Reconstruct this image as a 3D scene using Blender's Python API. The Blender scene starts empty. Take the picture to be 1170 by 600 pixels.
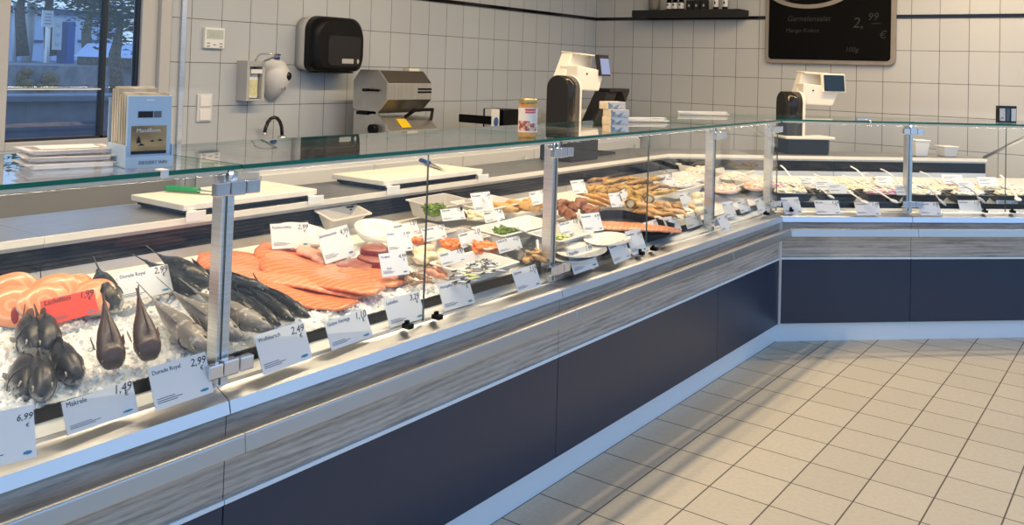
import bpy, math, random
from mathutils import Vector, Matrix, noise
random.seed(7)
PI = math.pi
scn = bpy.context.scene
col = scn.collection
V3 = Vector

# ------------------------------------------------------------------ camera
FPX, YAW, PITCH, ROLL, CYP, CXP, HC = 1023.55, 0.634754, 0.0294908, 0.0303359, 46.31, 585.0, 1.5
_f = V3((-math.sin(YAW), math.cos(YAW), 0)); _r = V3((math.cos(YAW), math.sin(YAW), 0)); _u = V3((0, 0, 1))
CF = _f*math.cos(PITCH)+_u*math.sin(PITCH); _u2 = _u*math.cos(PITCH)-_f*math.sin(PITCH)
CR = _r*math.cos(ROLL)+_u2*math.sin(ROLL); CU = _u2*math.cos(ROLL)-_r*math.sin(ROLL)
CAM = V3((0, 0, HC))
def ray(px, py): return (CF*FPX+CR*(px-CXP)-CU*(py-CYP)).normalized()
def on_plane(px, py, n, d):
    n = V3(n); r = ray(px, py); return CAM+r*((d-n.dot(CAM))/n.dot(r))
def at_z(px, py, z): return on_plane(px, py, (0, 0, 1), z)
def at_x(px, py, x): return on_plane(px, py, (1, 0, 0), x)
def at_y(px, py, y): return on_plane(px, py, (0, 1, 0), y)
cd = bpy.data.cameras.new('camera'); cam = bpy.data.objects.new('camera', cd); col.objects.link(cam)
cd.sensor_width = 36; cd.lens = 36*FPX/1170; cd.shift_y = -(300-CYP)/1170; cd.clip_start = .05; cd.clip_end = 200
M4 = Matrix((CR, CU, -CF)).transposed().to_4x4(); M4.translation = CAM; cam.matrix_world = M4
scn.camera = cam

# ------------------------------------------------------------------ materials
def N(nt, t, **k):
    n = nt.nodes.new(t)
    for a, b in k.items(): setattr(n, a, b)
    return n
def mat(name, color, rough=.5, metal=0, spec=.5, coat=0, sss=0, trans=0, ior=1.45, emit=None, es=0, alpha=1):
    m = bpy.data.materials.new(name); m.use_nodes = True
    b = m.node_tree.nodes['Principled BSDF']
    b.inputs['Base Color'].default_value = (*color, 1); b.inputs['Roughness'].default_value = rough
    b.inputs['Metallic'].default_value = metal; b.inputs['Specular IOR Level'].default_value = spec
    b.inputs['Coat Weight'].default_value = coat; b.inputs['IOR'].default_value = ior
    b.inputs['Transmission Weight'].default_value = trans; b.inputs['Alpha'].default_value = alpha
    if sss: b.inputs['Subsurface Weight'].default_value = sss; b.inputs['Subsurface Radius'].default_value = (.02, .01, .006)
    if emit: b.inputs['Emission Color'].default_value = (*emit, 1); b.inputs['Emission Strength'].default_value = es
    return m
def bsdf(m): return m.node_tree.nodes['Principled BSDF']
def mth(nt, op, a, b=None, c=None):
    n = N(nt, 'ShaderNodeMath', operation=op)
    for i, v in enumerate((a, b, c)):
        if v is None: continue
        if isinstance(v, (int, float)): n.inputs[i].default_value = v
        else: nt.links.new(v, n.inputs[i])
    return n.outputs[0]
def mixc(nt, fac, a, b):
    n = N(nt, 'ShaderNodeMix', data_type='RGBA')
    for s, v in ((n.inputs[0], fac), (n.inputs[6], a), (n.inputs[7], b)):
        if isinstance(v, tuple): s.default_value = (*v, 1)[:4]
        elif isinstance(v, (int, float)): s.default_value = v
        else: nt.links.new(v, s)
    return n.outputs[2]
def noisy(m, c1, c2, scale=20, detail=3, coord='Object', lo=.35, hi=.65, bump=0, stretch=(1, 1, 1), rot=(0, 0, 0), bscale=None, dist=0):
    nt = m.node_tree; b = bsdf(m)
    tc = N(nt, 'ShaderNodeTexCoord'); mp = N(nt, 'ShaderNodeMapping'); nt.links.new(tc.outputs[coord], mp.inputs[0])
    mp.inputs['Scale'].default_value = stretch; mp.inputs['Rotation'].default_value = rot
    nz = N(nt, 'ShaderNodeTexNoise'); nz.inputs['Scale'].default_value = scale; nz.inputs['Detail'].default_value = detail
    nz.inputs['Distortion'].default_value = dist
    nt.links.new(mp.outputs[0], nz.inputs[0])
    mr = N(nt, 'ShaderNodeMapRange'); nt.links.new(nz.outputs[0], mr.inputs[0])
    mr.inputs[1].default_value = lo; mr.inputs[2].default_value = hi
    c = mixc(nt, mr.outputs[0], c1, c2); nt.links.new(c, b.inputs['Base Color'])
    if bump:
        bp = N(nt, 'ShaderNodeBump'); bp.inputs['Strength'].default_value = bump; bp.inputs['Distance'].default_value = .004
        if bscale:
            n2 = N(nt, 'ShaderNodeTexNoise'); n2.inputs['Scale'].default_value = bscale; nt.links.new(mp.outputs[0], n2.inputs[0]); nt.links.new(n2.outputs[0], bp.inputs['Height'])
        else: nt.links.new(nz.outputs[0], bp.inputs['Height'])
        nt.links.new(bp.outputs[0], b.inputs['Normal'])
    return m
def nmat(name, c1, c2, scale=20, rough=.5, metal=0, bump=0, **k):
    kk = {a: k.pop(a) for a in ('spec', 'coat', 'sss') if a in k}
    return noisy(mat(name, c1, rough, metal, **kk), c1, c2, scale, bump=bump, **k)
def grid_mat(name, axes, tile, mortar, tone, groutc, rough, bump=.3, coat=0, speck=0):
    """tiles laid on world axes: axes = ((axis, start, size), (axis, start, size))"""
    m = mat(name, tile, rough, coat=coat); nt = m.node_tree; b = bsdf(m)
    g = N(nt, 'ShaderNodeNewGeometry'); s = N(nt, 'ShaderNodeSeparateXYZ'); nt.links.new(g.outputs['Position'], s.inputs[0])
    masks, cells = [], []
    for ax, st, size in axes:
        t = mth(nt, 'DIVIDE', mth(nt, 'SUBTRACT', s.outputs[ax], st), size)
        fr = mth(nt, 'ABSOLUTE', mth(nt, 'SUBTRACT', mth(nt, 'FRACT', t), .5))
        masks.append(mth(nt, 'GREATER_THAN', fr, .5-mortar/2/size)); cells.append(mth(nt, 'FLOOR', t))
    mk = mth(nt, 'MAXIMUM', masks[0], masks[1])
    cv = N(nt, 'ShaderNodeCombineXYZ'); nt.links.new(cells[0], cv.inputs[0]); nt.links.new(cells[1], cv.inputs[1])
    wn = N(nt, 'ShaderNodeTexWhiteNoise'); nt.links.new(cv.outputs[0], wn.inputs[0])
    c = mixc(nt, wn.outputs[0], tile, tone)
    if speck:
        nz = N(nt, 'ShaderNodeTexNoise'); nz.inputs['Scale'].default_value = 60; nz.inputs['Detail'].default_value = 4
        nt.links.new(g.outputs['Position'], nz.inputs[0])
        c = mixc(nt, mth(nt, 'MULTIPLY', mth(nt, 'SUBTRACT', nz.outputs[0], .3), speck), c, (tile[0]*.55, tile[1]*.55, tile[2]*.55))
    c = mixc(nt, mk, c, groutc); nt.links.new(c, b.inputs['Base Color'])
    nt.links.new(mth(nt, 'ADD', mth(nt, 'MULTIPLY', mk, .5), rough), b.inputs['Roughness'])
    bp = N(nt, 'ShaderNodeBump'); bp.inputs['Strength'].default_value = bump; bp.inputs['Distance'].default_value = .003
    n3 = N(nt, 'ShaderNodeTexNoise'); n3.inputs['Scale'].default_value = 5; nt.links.new(g.outputs['Position'], n3.inputs[0])
    nt.links.new(mth(nt, 'ADD', mth(nt, 'SUBTRACT', 1, mk), mth(nt, 'MULTIPLY', n3.outputs[0], .6)), bp.inputs['Height']); nt.links.new(bp.outputs[0], b.inputs['Normal'])
    return m
def glass(name, tint=(1, 1, 1), ior=1.5, refl=1.0):
    """clear sheet glass: fresnel mirror over a straight-through tint"""
    m = bpy.data.materials.new(name); m.use_nodes = True; nt = m.node_tree; nt.nodes.clear()
    o = N(nt, 'ShaderNodeOutputMaterial'); mx = N(nt, 'ShaderNodeMixShader'); t = N(nt, 'ShaderNodeBsdfTransparent'); g = N(nt, 'ShaderNodeBsdfGlossy')
    g.inputs['Roughness'].default_value = .0; t.inputs[0].default_value = (*tint, 1); g.inputs[0].default_value = (refl, refl, refl, 1)
    # Schlick's curve, the same from either side of the sheet
    lw = N(nt, 'ShaderNodeLayerWeight'); lw.inputs[0].default_value = .5
    r0 = ((ior-1)/(ior+1))**2
    fz = mth(nt, 'ADD', mth(nt, 'MULTIPLY', mth(nt, 'POWER', lw.outputs['Facing'], 5.0), 1-r0), r0)
    nt.links.new(fz, mx.inputs[0]); nt.links.new(t.outputs[0], mx.inputs[1]); nt.links.new(g.outputs[0], mx.inputs[2])
    nt.links.new(mx.outputs[0], o.inputs[0]); return m

MT = {}
MT['floor'] = grid_mat('floor_tiles', ((0, -1.562, .222), (1, 2.667, .2217)), (.53, .50, .41), .0055, (.485, .455, .37), (.10, .09, .078), .40, .25, speck=.6)
MT['tile_left'] = grid_mat('glazed_tiles_left', ((1, 7.48-.2025*60, .2025), (2, 1.2205-.2505*8, .2505)), (.515, .55, .575), .0038, (.49, .525, .55), (.08, .075, .07), .12, .25)
MT['tile_back'] = grid_mat('glazed_tiles_back', ((0, -4.5, .2045), (2, 1.2205-.2505*8, .2505)), (.555, .56, .555), .0042, (.53, .535, .53), (.10, .09, .08), .18, .25)
MT['black'] = mat('black_plastic', (.003, .003, .0035), .42, spec=.22)
MT['blackgloss'] = mat('black_gloss', (.006, .006, .007), .08)
MT['blackmat'] = mat('black_matt', (.012, .012, .013), .75)
MT['ceiling'] = mat('ceiling_white', (.8, .8, .78), .9)
MT['navy'] = mat('navy_laminate', (.017, .032, .066), .30)
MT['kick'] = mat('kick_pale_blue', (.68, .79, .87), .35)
MT['alu'] = nmat('brushed_aluminium', (.62, .64, .66), (.74, .75, .77), 8, .3, 1, stretch=(1, 1, 40))
MT['rail'] = mat('satin_rail', (.60, .63, .67), .26, 1)
MT['steel'] = nmat('stainless_steel', (.40, .39, .37), (.48, .47, .45), 6, .36, .85, stretch=(30, 1, 1))
MT['ledge'] = mat('ledge_metal', (.66, .69, .73), .36, 1); MT['bumper'] = mat('bumper_metal', (.50, .50, .49), .34, 1)
MT['chrome'] = mat('chrome', (.8, .81, .83), .12, 1)
MT['white'] = mat('white_plastic', (.80, .80, .78), .4)
MT['strip'] = mat('ticket_strip_white', (.74, .78, .80), .3)
MT['cream'] = mat('cream_plastic', (.80, .76, .66), .4)
MT['backplate'] = nmat('display_back_plate', (.50, .48, .44), (.58, .56, .52), 5, .35, .6)
MT['glass'] = glass('clear_glass', (.985, .995, .99))
MT['edge'] = mat('green_glass_edge', (.005, .15, .10), .12, spec=.6)
MT['joint'] = mat('ground_glass_joint', (.10, .14, .14), .2)
MT['acrylic'] = glass('clear_acrylic', (.97, .98, .98), 1.3)
MT['pane'] = glass('window_pane', (.86, .88, .90), 1.5)
MT['board'] = nmat('cutting_board_plastic', (.80, .76, .66), (.86, .83, .74), 12, .5)
def wood(name, ang):
    m = mat(name, (.4, .38, .36), .5); nt = m.node_tree; b = bsdf(m)
    g = N(nt, 'ShaderNodeNewGeometry'); mp = N(nt, 'ShaderNodeMapping'); mp.vector_type = 'TEXTURE'
    mp.inputs['Rotation'].default_value = (0, 0, ang); nt.links.new(g.outputs['Position'], mp.inputs[0])
    m2 = N(nt, 'ShaderNodeMapping'); m2.inputs['Scale'].default_value = (.9, 1, 11); nt.links.new(mp.outputs[0], m2.inputs[0])
    wv = N(nt, 'ShaderNodeTexWave', wave_type='BANDS', bands_direction='Z'); wv.inputs['Scale'].default_value = 1.5; wv.inputs['Distortion'].default_value = 7; wv.inputs['Detail'].default_value = 4; wv.inputs['Detail Scale'].default_value = 1.3
    nt.links.new(m2.outputs[0], wv.inputs[0])
    m3 = N(nt, 'ShaderNodeMapping'); m3.inputs['Scale'].default_value = (5, 1, 160); nt.links.new(mp.outputs[0], m3.inputs[0])
    n2 = N(nt, 'ShaderNodeTexNoise'); n2.inputs['Scale'].default_value = 4; n2.inputs['Detail'].default_value = 4; nt.links.new(m3.outputs[0], n2.inputs[0])
    n4 = N(nt, 'ShaderNodeTexNoise'); n4.inputs['Scale'].default_value = 2.6; n4.inputs['Detail'].default_value = 5; n4.inputs['Distortion'].default_value = 1.2; nt.links.new(m2.outputs[0], n4.inputs[0])
    a = mth(nt, 'ADD', mth(nt, 'ADD', mth(nt, 'MULTIPLY', wv.outputs['Fac'], .10), mth(nt, 'MULTIPLY', n2.outputs[0], .45)), mth(nt, 'MULTIPLY', n4.outputs[0], .45))
    r = N(nt, 'ShaderNodeValToRGB'); nt.links.new(a, r.inputs[0])
    e = r.color_ramp.elements; e[0].position = .36; e[0].color = (.22, .20, .175, 1); e[1].position = .64; e[1].color = (.54, .515, .47, 1)
    e2 = e.new(.48); e2.color = (.38, .355, .32, 1)
    nt.links.new(r.outputs[0], b.inputs['Base Color'])
    bp = N(nt, 'ShaderNodeBump'); bp.inputs['Strength'].default_value = .2; bp.inputs['Distance'].default_value = .002
    nt.links.new(a, bp.inputs['Height']); nt.links.new(bp.outputs[0], b.inputs['Normal'])
    return m
MT['wood_l'] = wood('grey_oak_long', PI/2); MT['wood_d'] = wood('grey_oak_short', PI/4)

# ------------------------------------------------------------------ mesh builder
ORG = {}
class MB:
    def __init__(s): s.v = []; s.f = []; s.m = []; s.s = []
    def add(s, verts, faces, m=0, sm=False, T=None):
        o = len(s.v); s.v += [(T @ V3(p)) if T else V3(p) for p in verts]
        for f in faces: s.f.append([i+o for i in f]); s.m.append(m); s.s.append(sm)
        return s
    def box(s, c, d, R=None, m=0):
        c = V3(c); x, y, z = d[0]/2, d[1]/2, d[2]/2; R = R or Matrix.Identity(3)
        vs = [c+R @ V3((a*x, b*y, e*z)) for a in (-1, 1) for b in (-1, 1) for e in (-1, 1)]
        return s.add(vs, [(0, 1, 3, 2), (4, 6, 7, 5), (0, 4, 5, 1), (2, 3, 7, 6), (0, 2, 6, 4), (1, 5, 7, 3)], m)
    def loft(s, rings, m=0, sm=True, caps=True, closed=False):
        n = len(rings[0]); o = len(s.v); s.v += [V3(p) for r in rings for p in r]; k = len(rings)
        for i in range(k if closed else k-1):
            a, b = o+i*n, o+((i+1) % k)*n
            for j in range(n): s.f.append([a+j, a+(j+1) % n, b+(j+1) % n, b+j]); s.m.append(m); s.s.append(sm)
        if caps and not closed:
            s.f.append([o+j for j in reversed(range(n))]); s.m.append(m); s.s.append(False)
            s.f.append([o+(k-1)*n+j for j in range(n)]); s.m.append(m); s.s.append(False)
        return s
    def prism(s, a, b, m=0): return s.loft([a, b], m, False)
    def tube(s, pts, r, n=8, m=0, sm=True):
        pts = [V3(p) for p in pts]; rings = []; up = None
        for i, p in enumerate(pts):
            t = (pts[min(i+1, len(pts)-1)]-pts[max(i-1, 0)]).normalized()
            if up is None: up = V3((0, 0, 1)) if abs(t.z) < .9 else V3((1, 0, 0))
            a = t.cross(up).normalized(); up = a.cross(t).normalized()
            rr = r[i] if isinstance(r, (list, tuple)) else r
            rings.append([p+a*(rr*math.cos(q*2*PI/n))+up*(rr*math.sin(q*2*PI/n)) for q in range(n)])
        return s.loft(rings, m, sm)
    def lathe(s, prof, c=(0, 0, 0), n=20, m=0, sx=1, sy=1, sm=True, caps=True):
        c = V3(c)
        return s.loft([[c+V3((r*sx*math.cos(q*2*PI/n), r*sy*math.sin(q*2*PI/n), z)) for q in range(n)] for r, z in prof], m, sm, caps)
    def ell(s, c, r, R=None, m=0, n=12, k=8, jit=0, seed=0):
        c = V3(c); R = R or Matrix.Identity(3); rings = []
        for i in range(k+1):
            a = PI*i/k; a = min(max(a, .05), PI-.05); ring = []
            for q in range(n):
                d = V3((math.sin(a)*math.cos(q*2*PI/n), math.sin(a)*math.sin(q*2*PI/n), math.cos(a)))
                f = 1+jit*noise.noise(d*1.7+V3((seed*3.1, seed*1.7, 0))) if jit else 1
                ring.append(c+R @ V3((d.x*r[0]*f, d.y*r[1]*f, d.z*r[2]*f)))
            rings.append(ring)
        return s.loft(list(reversed(rings)), m, True)
    def poly(s, pts, m=0): return s.add(pts, [list(range(len(pts)))], m)
    def build(s, name, mats, parent=None, base=None, bevel=0, seg=2, subsurf=0):
        me = bpy.data.meshes.new(name)
        org = ORG.get(parent.name, V3((0, 0, 0))) if parent else V3(base or (0, 0, 0))
        me.from_pydata([tuple(p-org) for p in s.v], [], s.f); 
        for mm in (mats if isinstance(mats, (list, tuple)) else [mats]): me.materials.append(MT[mm] if isinstance(mm, str) else mm)
        me.polygons.foreach_set('material_index', s.m); me.polygons.foreach_set('use_smooth', s.s); me.update()
        ob = bpy.data.objects.new(name, me); col.objects.link(ob)
        if parent: ob.parent = parent; ORG[ob.name] = org
        else: ob.location = org; ORG[ob.name] = org
        if bevel:
            bv = ob.modifiers.new('bevel', 'BEVEL'); bv.width = bevel; bv.segments = seg; bv.limit_method = 'ANGLE'; bv.angle_limit = .6
        if subsurf:
            sf = ob.modifiers.new('subsurf', 'SUBSURF'); sf.levels = sf.render_levels = subsurf
        return ob
def tag(o, label, cat, group=None, kind=None):
    o['label'] = label; o['category'] = cat
    if group: o['group'] = group
    if kind: o['kind'] = kind
    return o
def thing(name, label, cat, base=(0, 0, 0), group=None):
    o = bpy.data.objects.new(name, None); col.objects.link(o); o.location = base; ORG[o.name] = V3(base); o.empty_display_size = .05
    return tag(o, label, cat, group)
def struct(name, mb, m, **k):
    o = mb.build(name, m, **k); o['kind'] = 'structure'; return o
def frame3(x, up):
    """rotation with local x along x and z as near as can be to up"""
    x = V3(x).normalized(); y = V3(up).cross(x).normalized(); z = x.cross(y)
    return Matrix((x, y, z)).transposed()
def place(o, pos, R=None):
    m = (R or Matrix.Identity(3)).to_4x4(); m.translation = V3(pos); o.matrix_world = m; return o
def dup(root, label, pos=None, R=None):
    r = root.copy(); col.objects.link(r); r['label'] = label
    for ch in list(root.children):
        c = ch.copy(); c.parent = r; col.objects.link(c)
        for g in list(ch.children):
            d = g.copy(); d.parent = c; col.objects.link(d)
    if pos is not None: place(r, pos, R)
    return r
def text(s, size, mtl, parent, pos, R=None, name='lettering', align='LEFT', shear=0, ext=.0003):
    c = bpy.data.curves.new(name, 'FONT'); c.body = s; c.size = size; c.extrude = ext; c.align_x = align; c.shear = shear; c.resolution_u = 2
    c.materials.append(MT[mtl] if isinstance(mtl, str) else mtl)
    tmp = bpy.data.objects.new(name, c); me = bpy.data.meshes.new_from_object(tmp); bpy.data.objects.remove(tmp); me.name = name
    if not me.materials: me.materials.append(MT[mtl] if isinstance(mtl, str) else mtl)
    o = bpy.data.objects.new(name, me); col.objects.link(o); o.parent = parent
    m = (R or Matrix.Identity(3)).to_4x4(); m.translation = V3(pos)
    o.matrix_local = m; return o

# ------------------------------------------------------------------ the two counter runs
X0, YC = -1.765, 5.0
C0 = V3((X0, YC, 0)); DD = V3((.70711, .70711, 0)); DV = V3((-.70711, .70711, 0))
def PL(u, d, z): return V3((X0-d, u, z))
def PD(u, d, z): return C0+DD*u+DV*d+V3((0, 0, z))
DECK = .09
def deckz(d): return .770+DECK*(d-.105)
def deck(px, py, h=0):      # long run: the gently rising bed of the display
    return on_plane(px, py, (DECK, 0, 1), .770+DECK*(X0-.105)+h)
def deckd(px, py, h=0):     # short run
    n = V3((0, 0, 1))-DV*DECK
    return on_plane(px, py, n, .770-DECK*.105-DECK*C0.dot(DV)+h)

# ------------------------------------------------------------------ setting
struct('floor', MB().box((0, 3, -.05), (9.4, 13, .1)), 'floor')
# wall behind the counter with its window opening (y from WY0 to WY1, z from WZ0 up)
WX, WY0, WY1, WZ0, WZ1 = -4.5, 1.15, 2.90, 1.02, 2.55
w = MB()
for y0, y1, z0, z1 in ((-3.5, WY0, 0, 3.1), (WY1, 7.6, 0, 3.1), (WY0, WY1, 0, WZ0), (WY0, WY1, WZ1, 3.1)):
    w.box((WX-.12, (y0+y1)/2, (z0+z1)/2), (.24, y1-y0, z1-z0))
struct('wall_left', w, 'tile_left')
struct('wall_back', MB().box((-.6, 7.60, 1.55), (7.8, .24, 3.1)), 'tile_back')
struct('ceiling', MB().box((-1.9, 3, 3.15), (5.6, 13, .1)), 'ceiling')
struct('trim_1', MB().box((WX+.002, 5.19, 1.990), (.008, 4.6, .027)), 'blackgloss')
struct('trim_2', MB().box((-.6, 7.478, 1.990), (7.8, .008, .027)), 'blackgloss')
struct('trim_3', MB().box((WX+.006, 2.968, 1.5), (.02, .028, 2.4)), 'alu')
MT['wallshade'] = mat('shaded_wall_grey', (.26, .26, .255), .45)
struct('wall_shade', MB().box((WX+.010, -.25, .505), (.02, 6.4, 1.01)), 'wallshade')  # added grey sheet: its colour holds the shade on the wall below the window
# window: alu frame, mullion and two panes
MT['frame'] = mat('window_frame_grey', (.50, .50, .49), .4)
MT['seal'] = mat('rubber_seal', (.02, .02, .022), .5)
wf = MB()
xw = WX-.05
for y0, y1, z0, z1, dx in ((WY0, 2.04, WZ0, WZ1, 0), (2.725, 2.82, WZ0, WZ1, 0), (2.82, 2.885, WZ0, WZ1, .03), (2.04, 2.725, WZ0, 1.062, 0), (2.04, 2.725, 2.5, WZ1, 0)):
    wf.box((xw+dx, (y0+y1)/2, (z0+z1)/2), (.09, y1-y0, z1-z0))
wfo = struct('window_1', wf, 'frame', bevel=.004)
sl = MB()
for y0, y1, z0, z1 in ((2.04, 2.048, 1.062, 2.5), (2.717, 2.725, 1.062, 2.5), (2.04, 2.725, 1.062, 1.075), (2.525, 2.54, 1.062, 2.5)): sl.box((xw, (y0+y1)/2, (z0+z1)/2), (.05, y1-y0, z1-z0))
sl.build('seal', 'seal', wfo)
pn = MB(); pn.box((xw, 2.2865, 1.785), (.008, .477, 1.42)); pn.box((xw, 2.6285, 1.785), (.008, .177, 1.42)); pn.build('pane', 'pane', wfo)
MB().box((xw+.012, 2.285, 1.318), (.008, .48, .007)).build('glazing_bar', 'white', wfo)

# ------------------------------------------------------------------ counter units
def extr(mb, prof, u0, u1, k0, k1, P, m=0):
    mb.loft([[P(u0+k0*d, d, z) for d, z in prof], [P(u1+k1*d, d, z) for d, z in prof]], m, False); return mb
def rect(d0, d1, z0, z1): return [(d0, z0), (d1, z0), (d1, z1), (d0, z1)]
def ubox(mb, P, u, d, z, su, sd, sz, m=0):
    a = [P(u-su/2, d-sd/2, z-sz/2), P(u-su/2, d+sd/2, z-sz/2), P(u-su/2, d+sd/2, z+sz/2), P(u-su/2, d-sd/2, z+sz/2)]
    b = [P(u+su/2, d-sd/2, z-sz/2), P(u+su/2, d+sd/2, z-sz/2), P(u+su/2, d+sd/2, z+sz/2), P(u+su/2, d-sd/2, z+sz/2)]
    mb.prism(a, b, m); return mb
ZT = 1.253   # top of the glass shelf
RIB = [(.905, .952), (.895, .952), (.895, .936), (.899, .9355)]
for i in range(6):
    z = .933-.0128*i; RIB += [(.895, z), (.895, z-.0085), (.9, z-.009), (.9, z-.0115)]
RIB += [(.905, .852)]
def counter(label, P, u0, u1, k0, k1, wd, posts=(), joints=(), clips=(), worktop=True, back_end=None, brackets=()):
    um = (u0+u1)/2; g = .0015
    a, b = u0+g, u1-g
    t = thing('display_counter', label, 'counter', P(um, .4, 0), 'refrigerated counter units')
    E = lambda prof, aa=a, bb=b, q0=k0, q1=k1: extr(MB(), prof, aa, bb, q0, q1, P)
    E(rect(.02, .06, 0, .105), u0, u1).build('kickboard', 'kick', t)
    E(rect(.0, .03, .105, .462), a, b).build('front_panel', 'navy', t, bevel=.001)
    E(rect(.06, 1.22, .02, .66), a, b).build('carcass', 'white', t)
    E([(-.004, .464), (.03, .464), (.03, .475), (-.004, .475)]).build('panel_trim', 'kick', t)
    E(rect(.002, .03, .476, .676)).build('wood_fascia', wd, t)
    E([(-.014, .676), (.05, .676), (.05, .731), (.046, .731), (.040, .7245), (.002, .709), (-.0065, .704)]).build('front_ledge', 'ledge', t)
    r = E([(-.076, .603), (-.046, .603), (-.046, .647), (-.066, .647), (-.0705, .643)], u0, u1).build('bumper_rail', 'bumper', t, bevel=.004)
    if brackets:
        m = MB()
        for u in brackets: ubox(m, P, u, -.024, .618, .03, .06, .012)
        m.build('rail_bracket', 'chrome', r)
    E([(.05, .730), (.105, .738), (.105, .693), (.05, .693)]).build('ticket_strip', 'strip', t)
    E([(.105, .693), (.112, .693), (.112, .768), (.105, .768)]).build('tray_front', 'black', t)
    E([(.112, .69), (.90, .76), (.90, deckz(.9)-.012), (.112, deckz(.112)-.012)]).build('display_bed', 'white', t)
    E([(.1055, .7685), (.108, .7685), (.108, .797), (.1055, .797)]).build('ice_guard', 'acrylic', t)
    ub = b if back_end is None else back_end
    kb = k1 if back_end is None else 0
    E([(.885, .79), (.888, .79), (.90, .862), (.897, .862)], a, ub, k0, kb).build('back_plate', 'backplate', t)
    E(RIB, u0, ub, k0, kb).build('ribbed_panel', 'blackgloss', t)
    wt = E([(.885, .93), (1.27, .93), (1.27, .962), (.892, .962), (.885, .955)], u0, ub, k0, kb).build('worktop', 'steel', t)
    E([(.880, .942), (.885, .942), (.885, .963), (.880, .963)], u0, ub, k0, kb).build('worktop_edge', 'cream', wt)
    E(rect(1.2, 1.23, .1, .93), a, ub, k0, kb).build('staff_side_panel', 'steel', t)
    # glazing
    cuts = [u0]+list(joints)+[u1]
    for i in range(len(cuts)-1):
        q0 = k0 if i == 0 else 0; q1 = k1 if i == len(cuts)-2 else 0
        m = MB(); extr(m, [(.030, .732), (.036, .732), (.036, 1.238), (.030, 1.238)], cuts[i]+.001, cuts[i+1]-.001, q0, q1, P)
        m.m[-2:] = [1, 1]; m.build('front_glass', ['glass', 'joint'], t)
    m = MB(); extr(m, rect(-.02, .49, ZT-.01, ZT), u0+.003, u1-.003, k0, k1, P)
    m.m = [0, 1, 0, 1, 1, 1]; m.build('glass_shelf', ['glass', 'edge'], t)
    E([(.006, 1.232), (.027, 1.232), (.027, 1.2425), (.006, 1.2425)], u0+.02, u1-.02).build('shelf_edge_channel', 'cream', t)
    for u in posts:
        m = MB(); ubox(m, P, u, .062, .982, .034, .042, .53); p = m.build('post', 'alu', t, bevel=.003)
        for z, hh in ((1.195, .036), (.775, .036)):
            m = MB(); ubox(m, P, u, .018, z, .042, .028, hh); ubox(m, P, u-.043, .014, z, .038, .022, hh*.92); ubox(m, P, u+.043, .014, z, .038, .022, hh*.92); ubox(m, P, u, .02, z, .12, .012, hh*.6)
            m.build('clamp', 'chrome', p, bevel=.003)
        m = MB(); ubox(m, P, u-.012, .05, 1.222, .014, .03, .034); ubox(m, P, u+.012, .05, 1.222, .014, .03, .034); m.build('shelf_bracket', 'chrome', p, bevel=.002)
    for u in clips:
        m = MB(); ubox(m, P, u, .02, .737, .022, .03, .014); ubox(m, P, u, .024, .746, .014, .01, .014); m.build('glass_clip', 'black', t, bevel=.002)
    return t
UN = [
 counter('fish counter section nearest the front window, holding sea bream and gurnards on ice', PL, -.25, 1.322, 0, 0, 'wood_l', posts=(), joints=(.62,), clips=(.78,), brackets=(.7,)),
 counter('long fish counter section holding the orange salmon fillets', PL, 1.322, 2.735, 0, 0, 'wood_l', posts=(1.335,), joints=(2.035,), clips=(1.955, 2.085), brackets=(2.0,)),
 counter('fish counter section holding smoked fish rolls and sausage-shaped fish cakes', PL, 2.735, 4.15, 0, 0, 'wood_l', posts=(2.745,), joints=(3.45,), clips=(3.38, 3.50), brackets=(3.4,)),
 counter('short counter section running into the inner corner', PL, 4.15, YC, 0, .41421, 'wood_l', posts=(4.16, 4.955), clips=(4.83,)),
 counter('salad counter section just past the inner corner under the chalkboard', PD, 0, .80, -.41421, 0, 'wood_d', clips=(.07,), brackets=(.22,)),
 counter('salad counter section ending at the diagonal glass support', PD, .80, 3.0, 0, 0, 'wood_d', posts=(.81,), joints=(1.42,), clips=(1.28, 1.46), brackets=(.97,), back_end=1.93),
]
# white seam where the two runs meet and the diagonal stay on the last section
m = MB(); m.box((X0+.004, YC-.006, .40), (.012, .012, .60)); m.build('corner_seam', 'white', UN[4])

# ------------------------------------------------------------------ light
wd = bpy.data.worlds.new('sky'); scn.world = wd; wd.use_nodes = True; nt = wd.node_tree; bg = nt.nodes['Background']
tc = N(nt, 'ShaderNodeTexCoord'); sp = N(nt, 'ShaderNodeSeparateXYZ'); nt.links.new(tc.outputs['Generated'], sp.inputs[0])
rp = N(nt, 'ShaderNodeValToRGB'); nt.links.new(mth(nt, 'MULTIPLY_ADD', sp.outputs[2], .5, .5), rp.inputs[0])
e = rp.color_ramp.elements
e[0].position = .44; e[0].color = (.14, .17, .21, 1); e[1].position = .85; e[1].color = (.28, .48, .95, 1)
q = e.new(.51); q.color = (.47, .68, .95, 1)
nt.links.new(rp.outputs[0], bg.inputs[0]); bg.inputs[1].default_value = 1.12
def area(name, pos, sx, sy, power, color, rot=(0, 0, 0), spread=PI):
    l = bpy.data.lights.new(name, 'AREA'); l.shape = 'RECTANGLE'; l.size = sx; l.size_y = sy; l.energy = power; l.color = color; l.spread = spread
    o = bpy.data.objects.new(name, l); col.objects.link(o); o.location = pos; o.rotation_euler = rot; return o
WARM = (1, .74, .45)
area('counter_light_track', (-2.2, 2.4, 3.02), .05, 5.6, 108, WARM)
pd = PD(1.5, .435, 3.02)
area('short_counter_light_track', pd, 3.2, .05, 52, WARM, (0, 0, PI/4))
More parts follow.
